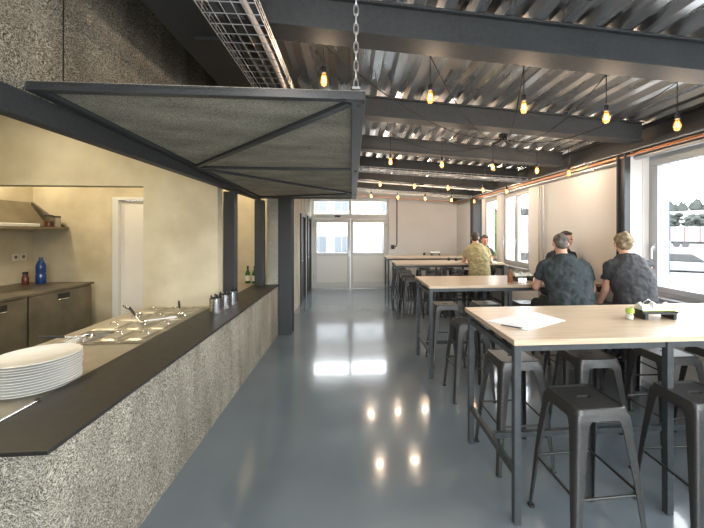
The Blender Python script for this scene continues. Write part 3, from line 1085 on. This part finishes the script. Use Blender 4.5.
# ------------------------------------------------------------------ bar tables
TABLES = [(1.88, 'the paper-sheet table'), (3.85, 'the dark-shirted men\'s table'), (6.55, 'the khaki-shirted man\'s table'), (8.25, 'the end-wall table')]
TL = ['oak bar table on dark steel legs with the white paper sheet on it', 'oak bar table on dark steel legs where the dark-shirted men sit',
      'oak bar table on dark steel legs where the man in khaki sits', 'oak bar table on dark steel legs closest to the double doors']


def make_table(loc, label):
    T = thing('bar_table', label, 'table', loc, 0, 'long oak bar tables')
    ln, dp, h_ = 2.18, .86, 1.08
    MB().box(0, 0, h_ - .032, ln, dp, h_).build('tabletop', 'oak', T, bev=.002)
    t = .04
    for x_ in (.012, ln / 2 - t / 2 - .11, ln - t - .012):
        for y_ in (.02, dp - t - .04):
            MB().box(x_, y_, 0, x_ + t, y_ + t, h_ - .033).build('leg', 'frame_steel', T, bev=.002)
    for y_ in (.03, dp - t - .03):
        MB().box(.052, y_, h_ - .075, ln - .052, y_ + .03, h_ - .033).build('apron', 'frame_steel', T, bev=.002)
    for x_ in (.016, ln - t - .008):
        MB().box(x_, .06, h_ - .115, x_ + .03, dp - .08, h_ - .078).build('end_rail', 'frame_steel', T, bev=.002)
        MB().box(x_, .06, .27, x_ + .03, dp - .08, .31).build('side_rail', 'frame_steel', T, bev=.002)
    MB().box(.048, dp / 2 - .03, .272, ln - .04, dp / 2 + .01, .308).build('foot_rail', 'frame_steel', T, bev=.002)
    return T


T0 = make_table((.925, TABLES[0][0], 0), TL[0])
T0.rotation_euler[2] = 0
for i, x_ in ((1, .88), (2, .86), (3, .86)):
    dup(T0, (x_, TABLES[i][0], 0), 0, TL[i])


# ------------------------------------------------------------------ stools
def make_stool():
    S = thing('bar_stool', 'x', 'stool', (0, 0, 0), 0, 'gunmetal metal bar stools')
    hz_, ht_, hb_ = .77, .142, .215
    lo = [rrect(.158, .158, .032, hz_ - .060), rrect(.150, .150, .032, hz_ - .025), rrect(.145, .145, .034, hz_ - .004), rrect(.140, .140, .033, hz_),
          rrect(.133, .133, .030, hz_ - .001), rrect(.128, .128, .028, hz_ - .006), rrect(.040, .014, .0135, hz_ - .006), rrect(.038, .012, .0115, hz_ - .022)]
    MB().loft(lo, False, False).loft([rrect(.150, .150, .03, hz_ - .058), rrect(.134, .134, .03, hz_ - .012), rrect(.042, .016, .015, hz_ - .014)], False, False).build('seat', 'stool', S, smooth=35)

    def sec(w_, r_, th):
        pts = [(-w_, 0), (-r_, 0)]
        for i in range(1, 4):
            a = R(90 - 90 * i / 4)
            pts.append((-r_ + r_ * math.cos(a), -r_ + r_ * math.sin(a)))
        pts += [(0, -r_), (0, -w_)]
        inn = [(-th, -w_), (-th, -r_)]
        for i in range(1, 4):
            a = R(90 * i / 4)
            inn.append((-r_ + (r_ - th) * math.cos(a), -r_ + (r_ - th) * math.sin(a)))
        inn += [(-r_, -th), (-w_, -th)]
        return pts + inn
    for sx_ in (1, -1):
        for sy_ in (1, -1):
            loops = []
            for z_, c_, w_ in ((hz_ - .030, .1515, .110), (hz_ - .058, .158, .084), (hz_ - .078, .1600, .070), (hz_ - .12, .1635, .063), (.40, .188, .049), (.03, .2145, .029), (.012, .2155, .026)):
                loops.append([((c_ + p[0]) * sx_, (c_ + p[1]) * sy_, z_) for p in sec(w_, .020, .006)])
            lg = MB().loft(loops).build('leg', 'stool', S, smooth=35)
            MB().box((.2165) * sx_, .2165 * sy_, 0, (.183) * sx_, .183 * sy_, .014).build('rubber_foot', 'rubber', lg, bev=.003)
    zc = .33
    hb = .182
    for a, b in (((-hb, -hb), (hb, -hb)), ((-hb, hb), (hb, hb)), ((-hb, -hb), (-hb, hb)), ((hb, -hb), (hb, hb))):
        MB().tube([(a[0], a[1], zc), (b[0], b[1], zc)], .0075, 8).build('crossbar', 'stool', S, smooth=60)
    return S


ST = make_stool()
SIDE = {0: 'kitchen-end side', 1: 'door-end side'}
stools = []


def srow(ti, side, y_, xs, ords):
    for x_, od in zip(xs, ords):
        stools.append((x_, y_, 'metal bar stool %s from the aisle, %s, at %s' % (od, SIDE[side], TABLES[ti][1])))


srow(0, 0, 1.84, (1.315, 2.00, 2.66), ORD)
srow(0, 1, 2.50, (1.215, 1.81, 2.46, 2.93), ORD)
srow(1, 0, 3.50, (1.22,), ORD)
srow(1, 0, 3.44, (2.32,), ('second',))
srow(1, 0, 3.24, (2.85,), ('third',))
srow(1, 1, 4.76, (2.95,), ('fourth',))
srow(1, 1, 4.38, (1.21, 1.76, 2.32), ORD)
srow(2, 0, 6.40, (2.47,), ('third',))
srow(2, 0, 6.82, (1.20, 1.80), ORD)
srow(2, 1, 7.36, (1.21, 1.81, 2.36), ORD)
srow(2, 1, 7.58, (2.92,), ('fourth',))
srow(3, 0, 8.22, (1.28, 2.03, 2.66), ORD)
srow(3, 1, 8.80, (1.24, 1.87, 2.50), ORD)
first = True
for (x_, y_, lab) in stools:
    rz = random.uniform(-.03, .03)
    if first:
        ST.location = (x_, y_, 0)
        ST.rotation_euler[2] = R(2)
        ST['label'] = lab
        first = False
    else:
        dup(ST, (x_, y_, 0), rz, lab)

# ------------------------------------------------------------------ things on the tables
ZT = 1.081
mb = MB()
g = [(.935, 2.31), (1.10, 2.05), (1.49, 2.27), (1.41, 2.53)]
mb.prism(g, 'z', ZT, ZT + .0015)
tag(mb.build('paper_sheet', 'paper'), 'large white paper sheet lying at the aisle end of the oak table', 'paper')
mb = MB().prism([(1.03, 2.24), (1.20, 2.14), (1.42, 2.27), (1.25, 2.38)], 'z', ZT + .002, ZT + .003)
tag(mb.build('paper_sheet', 'paper'), 'smaller white sheet lying on top of the large paper sheet', 'paper')
pn = thing('pen', 'slim black pen on the white paper at the aisle end', 'pen', (1.03, 2.13, ZT + .007))
MB().tube([(-.05, .045, 0), (.045, -.04, 0)], .0045, 8).build('barrel', 'ink', pn, smooth=60)
MB().tube([(.045, -.04, 0), (.055, -.049, 0)], [.0045, .001], 8).build('tip', 'chrome', pn, smooth=60)


def caddy(label, loc, rz, nk):
    c_ = thing('napkin_stand', label, 'napkin stand', loc, rz)
    mb = MB()
    mb.prism([(-.135, .055), (-.12, .042), (.11, .036), (.130, .046), (.130, .060), (.11, .050), (-.12, .056), (-.135, .069)], 'y', -.055, .055)
    mb.build('tray', 'black', c_, bev=.002)
    for x_ in (-.10, .105):
        MB().box(x_ - .012, -.055, 0, x_ + .012, .055, .044).build('foot', 'black', c_, bev=.002)
    MB().tube([(-.125, -.05, .06), (-.135, -.05, .09), (-.11, -.04, .125), (-.07, -.03, .14), (-.04, -.03, .12), (-.035, -.03, .08)], .003, 6).build('wire_loop', 'wire', c_, smooth=60)
    ca, sa = math.cos(rz), math.sin(rz)

    def W(x_, y_, z_):
        return (loc[0] + x_ * ca - y_ * sa, loc[1] + x_ * sa + y_ * ca, loc[2] + z_)
    for i, (mt, z_, nm) in enumerate((('lime', .058, 'lime green napkin'), ('napkin', .064, 'crumpled white napkin'))):
        mb = MB()
        loops = []
        for k in range(15):
            x_ = (-.118 if i else -.125) + k * (.0168 if i else .0178)
            wv = (.004 + .006 * i) * math.sin(k * 1.1 + i) + .005 * i * math.sin(k * 2.3) + .004 + .014 * i
            hw = .050 - .004 * i
            loops.append([(x_, -hw, z_), (x_, -hw * .6, z_ + wv), (x_, 0, z_ + wv + .022 * i + .002), (x_, hw * .7, z_ + wv), (x_, hw, z_), (x_, 0, z_ - .003)])
        mb.loft(loops)
        tag(mb.build('napkin', mt, smooth=60, loc=W(0, 0, 0), rz=rz), nm + ' in the black stand on ' + nk, 'napkin')
    return c_


caddy('black stand of white and green napkins on the paper-sheet table', (2.17, 2.29, ZT), R(-3), 'the paper-sheet table')
caddy('black stand of napkins on the dark-shirted men\'s table', (2.16, 4.18, ZT), R(4), 'the dark-shirted men\'s table')
caddy('black stand of napkins on the end-wall table', (2.2, 8.88, ZT), R(2), 'the end-wall table')
sk = thing('salt_shaker', 'small glass shaker with lime green lid beside the napkin stand', 'shaker', (1.965, 2.27, ZT))
MB().lathe([(.022, 0), (.025, .004), (.025, .045), (.023, .050)], 20).build('body', 'clear_jar', sk, smooth=50)
MB().lathe([(.020, .003), (.020, .032)], 16).build('salt', 'napkin', sk, smooth=50)
MB().lathe([(.026, .048), (.026, .074), (.020, .080)], 20).build('lid', 'lime', sk, smooth=40)
bottle('sauce_bottle', 'small amber sauce bottle with dark neck on the dark-shirted men\'s table', (1.94, 4.05, ZT), .19, .032, 'sauce', None, 'black')
for (x_, y_, lab) in ((1.93, 9.0, 'tiny dark pepper mill on the end-wall table'), (2.10, 7.26, 'small dark condiment pot by the man in khaki'), (2.24, 7.18, 'second dark condiment pot nearer the man in khaki')):
    p = thing('condiment_pot', lab, 'condiment pot', (x_, y_, ZT))
    MB().lathe([(.03, 0), (.036, .008), (.034, .05), (.02, .06)], 16).build('body', 'black', p, smooth=50)
    MB().lathe([(.012, .058), (.014, .075), (.008, .08)], 12).build('knob', 'chrome', p, smooth=50)
dk = thing('drinking_glass', 'glass of red drink in front of the man in grey', 'glass', (2.72, 7.18, ZT))
MB().lathe([(.028, 0), (.034, .12), (.031, .12), (.026, .006), (.01, .005)], 20).build('glass', 'clear_jar', dk, smooth=40)
MB().lathe([(.0255, .008), (.0285, .075)], 18).build('drink', 'jar_red', dk, smooth=40)


# ------------------------------------------------------------------ people
def remeshed(mb, name, material, parent, vox, sm=6, rough=0, seed=0):
    me = bpy.data.meshes.new('raw')
    me.from_pydata([tuple(p) for p in mb.v], [], mb.f)
    import bmesh as _b
    bm = _b.new()
    bm.from_mesh(me)
    _b.ops.recalc_face_normals(bm, faces=bm.faces)
    bm.to_mesh(me)
    bm.free()
    o = bpy.data.objects.new('raw', me)
    col.objects.link(o)
    md = o.modifiers.new('r', 'REMESH')
    md.mode = 'VOXEL'
    md.voxel_size = vox
    md2 = o.modifiers.new('s', 'SMOOTH')
    md2.iterations = sm
    md2.factor = .5
    dg = bpy.context.evaluated_depsgraph_get()
    ne = bpy.data.meshes.new_from_object(o.evaluated_get(dg))
    bpy.data.objects.remove(o)
    if rough:
        nn = [v_.normal.copy() for v_ in ne.vertices]
        for v_, q in zip(ne.vertices, nn):
            c_ = v_.co
            v_.co = c_ + q * rough * (noise.noise(c_ * 16 + Vector((seed, 0, 0))) + .6 * noise.noise(c_ * 34))
    ne.polygons.foreach_set('use_smooth', [True] * len(ne.polygons))
    ne.materials.clear()
    ne.materials.append(M[material])
    ne.name = name
    o = bpy.data.objects.new(name, ne)
    col.objects.link(o)
    if parent:
        o.parent = parent
    return o


def hand(mb, wrist, d, palm_n, side):
    """wrist point, finger direction d, palm normal; five separate bent fingers."""
    wrist, d, pn_ = Vector(wrist), Vector(d).normalized(), Vector(palm_n).normalized()
    s_ = d.cross(pn_).normalized() * side
    c_ = wrist + d * .05
    for k in range(-2, 3):
        q = s_ * k * .016
        mb.capsule(wrist + q * .7 + d * .01, wrist + d * .085 + q, .015, .013, 8)
    for k, ln in ((-1.5, .062), (-.5, .078), (.5, .085), (1.5, .074)):
        b0 = wrist + d * .088 + s_ * k * .021
        b1 = b0 + d * ln * .5 + pn_ * .006
        b2 = b1 + d * ln * .40 + pn_ * .024
        mb.capsule(b0, b1, .0095, .009, 8)
        mb.capsule(b1, b2, .009, .0075, 8)
    t0 = wrist + d * .025 + s_ * .030
    t1 = t0 + d * .032 + s_ * .024 + pn_ * .01
    t2 = t1 + d * .030 + s_ * .006 + pn_ * .012
    mb.capsule(t0, t1, .013, .010, 8)
    mb.capsule(t1, t2, .010, .008, 8)


def rings(mb, L_, grow=0, n=20):
    mb.loft([[(x_ + (rx + grow) * math.cos(2 * PI * i / n), y_ + (ry + grow) * math.sin(2 * PI * i / n), z_) for i in range(n)] for x_, y_, z_, rx, ry in L_])


def person(label, loc, rz, shirt, hair, hairstyle, arms, lean=0.0, hx=0.0, head_yaw=0, head_pitch=0, wide=1.0, seed=0, knee=.16, lift=0.0, legdx=0.0):
    P_ = thing('person', label, 'person', loc, rz)
    ln = lean
    tor = [(0, -.03, .80, .17, .13), (0, -.04, .90, .175, .130), (0, -.02 + ln * .3, 1.04, .165, .115), (hx * .4, .02 + ln * .6, 1.18, .180, .120),
           (hx * .7, .06 + ln * .85, 1.29, .180, .118), (hx * .85, .08 + ln * .95, 1.35 + lift * .7, .150, .104), (hx * .9, .095 + ln, 1.395 + lift, .112, .088), (hx, .11 + ln, 1.44 + lift, .076, .068)]
    tor = [(a, b, c, d * wide, e * (.5 + .5 * wide)) for a, b, c, d, e in tor]
    nb = Vector((hx, .115 + ln, 1.42 + lift))
    hc = Vector((hx * 1.25, .185 + ln * 1.1, 1.555 + lift))
    rot = Matrix.Rotation(R(head_yaw), 3, 'Z') @ Matrix.Rotation(R(head_pitch), 3, 'X')
    body = MB()
    rings(body, tor)
    body.capsule(nb - Vector((0, 0, .03)), hc + Vector((0, -.02, -.05)), .062, .056)
    hp = lambda x_, y_, z_: hc + rot @ Vector((x_, y_, z_))
    body.ball(hp(0, -.012, .025), (.076, .092, .088), 18, 12, rot)       # skull
    body.ball(hp(0, .022, -.035), (.058, .066, .075), 16, 10, rot)       # face and jaw
    body.ball(hp(0, .050, -.092), (.026, .024, .020), 10, 8, rot)        # chin
    body.capsule(hp(0, .084, .015), hp(0, .104, -.022), .010, .015, 8)   # nose
    body.capsule(hp(-.034, .076, .034), hp(.034, .076, .034), .012, .012, 8)  # brow
    for s_ in (1, -1):
        body.ball(hp(.077 * s_, -.008, -.008), (.012, .022, .033), 10, 8, rot)  # ears
        body.ball(hp(.034 * s_, .062, -.022), (.022, .020, .020), 10, 8, rot)   # cheeks
    sh = MB()
    rings(sh, [(a, b, c, d + .017, e + .017) for a, b, c, d, e in tor[:-1]] + [(tor[-1][0], tor[-1][1] - .005, tor[-1][2] + .004, tor[-1][3] + .013, tor[-1][4] + .018)], 0)
    for s_, spec in zip((-1, 1), arms):
        so = Vector((hx * .9 + s_ * .158 * wide, .085 + ln, 1.325 + lift))
        el, wr_, hd_, pn_, cuff = spec
        el, wr_ = Vector(el), Vector(wr_)
        body.capsule(so, el, .052, .040)
        body.capsule(el, wr_, .042, .027)
        hand(body, wr_, hd_, pn_, s_)
        ce = so.lerp(el, cuff)
        sh.capsule(so - Vector((s_ * .07, 0, -.025)), so, .068, .066)
        sh.tube([so, so.lerp(ce, .5), ce], [.067, .066, .066], 16)
    tr_ = MB()
    rings(tr_, [(0, -.04, .785, .150, .13), (0, -.04, .84, .183, .145), (0, -.04, .90, .184, .143), (0, -.035, .95, .176, .133)])
    shoes = []
    for s_ in (-1, 1):
        hip, kn, an = Vector((s_ * .09, -.01, .865)), Vector((s_ * knee + legdx, .39, .86)), Vector((s_ * (knee - .03) + legdx * .8, .20, .425))
        body.capsule(hip, kn, .075, .052)
        body.capsule(kn, an, .052, .036)
        body.capsule(an + Vector((0, -.03, -.045)), an + Vector((0, .14, -.065)), .032, .026)
        tr_.capsule(hip, kn, .092, .068)
        tr_.capsule(kn, an.lerp(kn, .02), .068, .052)
        q = MB()
        q.capsule(an + Vector((0, -.045, -.050)), an + Vector((0, .15, -.055)), .040, .036)
        q.box(an.x - .038, an.y - .08, an.z - .094, an.x + .038, an.y + .18, an.z - .080)
        shoes.append(q)
    B = remeshed(body, 'body', 'skin', P_, .0075, 5)
    for s_ in (1, -1):
        MB().ball(hp(.031 * s_, .083, .012), (.012, .008, .008), 10, 8, rot).build('eye', 'eye', B, smooth=80)
    MB().capsule(hp(-.022, .085, -.055), hp(.022, .085, -.055), .008, .008, 8).build('mouth', 'lip', B, smooth=80)
    SH = remeshed(sh, 'shirt', shirt, P_, .011, 5, .014, seed)
    cl = MB()
    pts = [nb + Vector((.072 * math.cos(2 * PI * i / 16), -.012 + .066 * math.sin(2 * PI * i / 16), .012 - .018 * math.sin(2 * PI * i / 16))) for i in range(17)]
    cl.tube(pts, .017, 8)
    cl.build('collar', shirt, SH, smooth=70)
    remeshed(tr_, 'trousers', 'trousers', P_, .011, 6, .004, seed)
    for q in shoes:
        remeshed(q, 'shoe', 'shoe', P_, .009, 3)
    ha = MB()
    if hairstyle == 'curly':
        ha.ball(hp(0, -.028, .038), (.086, .094, .086), 20, 14, rot)
        ha.ball(hp(0, -.062, -.015), (.072, .050, .070), 16, 10, rot)
        ha.ball(hp(0, .045, .085), (.062, .045, .032), 14, 8, rot)
        for s_ in (-1, 1):
            ha.ball(hp(.066 * s_, -.015, .02), (.022, .045, .05), 12, 8, rot)
        remeshed(ha, 'hair', hair, P_, .008, 2, .016, seed)
    else:
        ha.ball(hp(0, -.026, .036), (.081, .088, .084), 20, 14, rot)
        ha.ball(hp(0, -.058, -.020), (.066, .044, .062), 16, 10, rot)
        ha.ball(hp(0, .040, .088), (.055, .042, .024), 14, 8, rot)
        remeshed(ha, 'hair', hair, P_, .008, 3, .007, seed)
    return P_


dn, fw, up = (0, 0, -1), (0, 1, 0), (0, 0, 1)
person('man in washed black shirt with grey-brown hair, hunched at the table, back turned', (2.29, 3.42, .0), R(-17), 'shirt_dark', 'hair_grey', 'short',
       [((-.29, .18, 1.085), (-.22, .44, 1.125), (.3, 1, .1), dn, .62), ((.255, .13, 1.08), (.13, .29, .985), (-.5, .6, -.15), dn, .66)], lean=.05, hx=-.02, head_yaw=-4, head_pitch=-28, wide=1.26, seed=1, knee=.24, lift=.005)
person('man in charcoal polo with sandy curly hair, back turned, close to the big window', (2.84, 3.23, 0), R(-16), 'shirt_black', 'hair_blond', 'curly',
       [((-.215, .09, 1.10), (-.235, .20, .935), (.35, .55, -.5), (.4, 0, -1), .60), ((.21, .15, 1.10), (-.02, .36, 1.10), (-.8, .8, 0), dn, .62)], lean=.0, hx=-.01, head_yaw=-6, head_pitch=-12, wide=1.05, seed=5, knee=.12, lift=.02, legdx=-.20)
person('man with dark hair facing us, mostly hidden behind the washed black shirt', (2.93, 4.74, 0), R(174), 'shirt_black', 'hair_dark', 'short',
       [((-.24, .18, 1.12), (-.10, .34, 1.14), (.4, 1, 0), dn, .62), ((.22, .18, 1.12), (.10, .36, 1.14), (-.4, 1, 0), dn, .62)], lean=.03, hx=-.05, head_yaw=0, head_pitch=-6, wide=.84, seed=9, lift=.04, knee=.13)
person('man in khaki polo shirt with dark hair, sitting with his back turned', (2.45, 6.40, 0), R(-8), 'shirt_olive', 'hair_dark', 'short',
       [((-.27, .14, 1.13), (-.20, .36, 1.13), (.5, 1, .0), dn, .68), ((.26, .16, 1.12), (.16, .40, 1.13), (-.4, 1, 0), dn, .66)], lean=.02, hx=-.03, head_yaw=-10, head_pitch=-10, wide=1.1, seed=13, lift=.03)
person('man in grey shirt facing us, behind the man in khaki', (2.95, 7.60, 0), R(176), 'shirt_grey', 'hair_dark', 'short',
       [((-.24, .20, 1.12), (-.12, .38, 1.14), (.4, 1, 0), dn, .6), ((.22, .20, 1.12), (.10, .38, 1.14), (-.4, 1, 0), dn, .6)], lean=.10, head_yaw=0, head_pitch=-16, wide=.95, seed=17, lift=-.04, knee=.13)

# ------------------------------------------------------------------ outside
mb = MB()
nx, ny = 46, 60
vs, fs = [], []


def terr(x_, y_):
    d = math.hypot(x_, y_)
    h_ = -1.2
    if d > 45:
        t_ = min(1, (d - 45) / 300)
        h_ += 22 * t_ * t_ * (3 - 2 * t_)
    return h_ + (.8 * noise.noise(Vector((x_ * .02, y_ * .02, 0))) if d > 30 else 0)


for j in range(ny + 1):
    for i in range(nx + 1):
        a = R(-100 + 280 * i / nx)
        d = 2.0 + 418 * (j / ny) ** 2
        x_, y_ = 1.0 + d * math.cos(a), 4 + d * math.sin(a)
        vs.append((x_, y_, terr(x_, y_) if d > 16 else -1.2))
for j in range(ny):
    for i in range(nx):
        a = j * (nx + 1) + i
        fs.append((a, a + 1, a + nx + 2, a + nx + 1))
mb.add(vs, fs)
struct(mb.build('ground_outside', 'snow', smooth=60))


def crown(mb, c, r, sq=1.0, seed=0, n=14, k=9):
    b0 = len(mb.v)
    mb.ball(c, (r, r, r * sq), n, k)
    for q in range(b0, len(mb.v)):
        p = Vector(mb.v[q])
        d = (p - Vector(c))
        mb.v[q] = tuple(Vector(c) + d * (1 + .35 * noise.noise(p * (2.2 / r) + Vector((seed, 0, 0)))))


mb = MB()
for k in range(520):
    a = R(-30 + 118 * k / 519 + random.uniform(-.3, .3))
    d = 215 + random.uniform(-10, 10)
    x_, y_ = d * math.cos(a), d * math.sin(a)
    h_ = random.uniform(3.2, 5.5)
    z_ = terr(x_, y_)
    mb.lathe([(h_ * .30, 0), (h_ * .34, h_ * .15), (h_ * .2, h_ * .6), (.1, h_)], 6, (x_, y_, z_ - .3))
fo = mb.build('treeline', 'tree')
fo['kind'] = 'stuff'
fo['label'] = 'dark forest belt on the snowy hill outside the windows'
for i, (x_, y_, h_) in enumerate(((76, 78, 3.8), (80.5, 74, 4.4), (83, 78, 4.2), (87, 79, 4.8), (82, 84, 4.4), (87.5, 86, 4.8), (92, 85, 4.2), (66, 90, 4), (44, 96, 4.2), (32, 104, 4))):
    t_ = thing('tree', 'bare dark %s tree standing in the snowfield, %s' % (('low', 'round', 'bushy', 'tall', 'small')[i % 5], ('behind the parked lorry', 'at the near edge of the clump', 'in the middle of the clump', 'rising above the clump', 'in front of the clump', 'at the far edge of the clump', 'further along the field', 'by the field edge', 'seen through the paired sashes', 'beyond the paired sashes')[i]), 'tree', (x_, y_, terr(x_, y_) - .2), 0, 'trees in the snowfield')
    MB().tube([(0, 0, 0), (0, 0, h_ * .4)], [.25, .15], 8).build('trunk', 'bark', t_)
    mb = MB()
    for k in range(26):
        crown(mb, (random.gauss(0, .65), random.gauss(0, .65), h_ * (.22 + .026 * k)), h_ * random.uniform(.09, .15), .9, i * 5 + k, 10, 7)
    mb.build('foliage', 'tree', t_, smooth=80)
tu = thing('thuja_shrub', 'tall green shrub standing outside the far window', 'shrub', (5.25, 13.3, -1.2))
mb = MB()
for k in range(26):
    z_ = .2 + k * .165
    r_ = .95 * (1 - (k / 29) ** 2) + .08
    for q in range(3):
        a = k * 2.4 + q * 2.1
        crown(mb, (r_ * .45 * math.cos(a), r_ * .45 * math.sin(a), z_), r_ * .55, .9, k + q * 40, 8, 6)
mb.build('foliage', 'shrub', tu, smooth=60)
MB().tube([(0, 0, 0), (0, 0, 3)], [.06, .03], 8).build('stem', 'bark', tu)
# lorry with white box body and red cab
lo = thing('lorry', 'red and white lorry parked in the snow outside the big window', 'lorry', (54.5, 50, -.75), R(-45))
MB().box(-3.2, -1.2, .9, 2.0, 1.2, 3.3).build('cargo_box', 'car_white', lo, bev=.05)
for x_ in (-3.25, -1.5, .3, 1.9):
    MB().box(x_, -1.23, .9, x_ + .14, -1.2, 3.3).build('red_stripe', 'car_red', lo)
MB().prism([(2.1, .6), (3.9, .6), (3.9, 1.7), (3.5, 2.8), (2.1, 2.8)], 'y', -1.15, 1.15).build('cab', 'car_red', lo, bev=.05)
MB().box(2.5, -1.17, 1.75, 3.4, 1.17, 2.5).build('cab_window', 'black', lo)
for x_ in (-2.4, -1.3, 3.0):
    for y_ in (-1.1, .8):
        b_ = MB().lathe([(.5, 0), (.5, .3)], 18)
        b_.v = [(x, z, y) for x, y, z in b_.v]
        b_.v = [(x + x_, y + y_, z + .5) for x, y, z in b_.v]
        b_.build('wheel', 'black', lo)
MB().box(-3.1, -.6, .55, 3.2, .6, .88).build('chassis', 'black', lo)


def car(label, loc, rz):
    c_ = thing('car', label, 'car', loc, rz)
    MB().prism([(-2.1, .3), (2.1, .3), (2.15, .75), (1.2, .9), (-1.9, .95), (-2.1, .8)], 'y', -.85, .85).build('body', 'car_white', c_, bev=.06)
    MB().prism([(-1.7, .93), (1.15, .90), (.4, 1.42), (-1.3, 1.45)], 'y', -.75, .75).build('cabin', 'black', c_, bev=.05)
    MB().prism([(-1.3, 1.45), (.4, 1.42), (.3, 1.48), (-1.2, 1.5)], 'y', -.72, .72).build('roof', 'car_white', c_)
    for x_ in (-1.3, 1.3):
        for y_ in (-.86, .66):
            b_ = MB().lathe([(.32, 0), (.32, .2)], 16)
            b_.v = [(x + x_, z + y_, y + .32) for x, y, z in b_.v]
            b_.build('wheel', 'black', c_)


car('white car parked in the snow outside the big window', (22.6, 21.6, -1.2), R(-40))
car('white car parked outside the paired sashes', (13, 24, -1.2), R(10))
# blue flag hanging outside the big window
fg = thing('flag', 'narrow blue banner on a pole outside the big window', 'flag', (4.3, 4.42, -1.2))
MB().tube([(0, 0, 0), (0, 0, 4.6)], .025, 8).build('pole', 'wire', fg)
MB().box(.03, -.008, 2.3, .11, .008, 4.5).build('banner', 'car_blue', fg)
# house across the yard
hs = thing('house', 'white rendered house with paired windows beyond the double doors', 'house', (-2.0, 23.0, -1.2))
MB().box(-9, 0, 0, 9, 7, 7.0).build('walls', 'render_white', hs)
MB().prism([(-.5, 7.0), (7.5, 7.0), (3.5, 9.5)], 'x', -9.4, 9.4).build('roof', 'roof_tile', hs)
for x_ in (-6.5, -3.0, -.2, 1.3, 4.5, 7.0):
    for z_ in (1.2, 4.2):
        f_ = MB().box(x_ - .55, -.06, z_, x_ + .55, -.001, z_ + 1.5).build('window', 'car_white', hs)
        MB().box(x_ - .46, -.075, z_ + .1, x_ - .03, -.061, z_ + 1.4).box(x_ + .03, -.075, z_ + .1, x_ + .46, -.061, z_ + 1.4).build('pane', 'house_pane', f_)
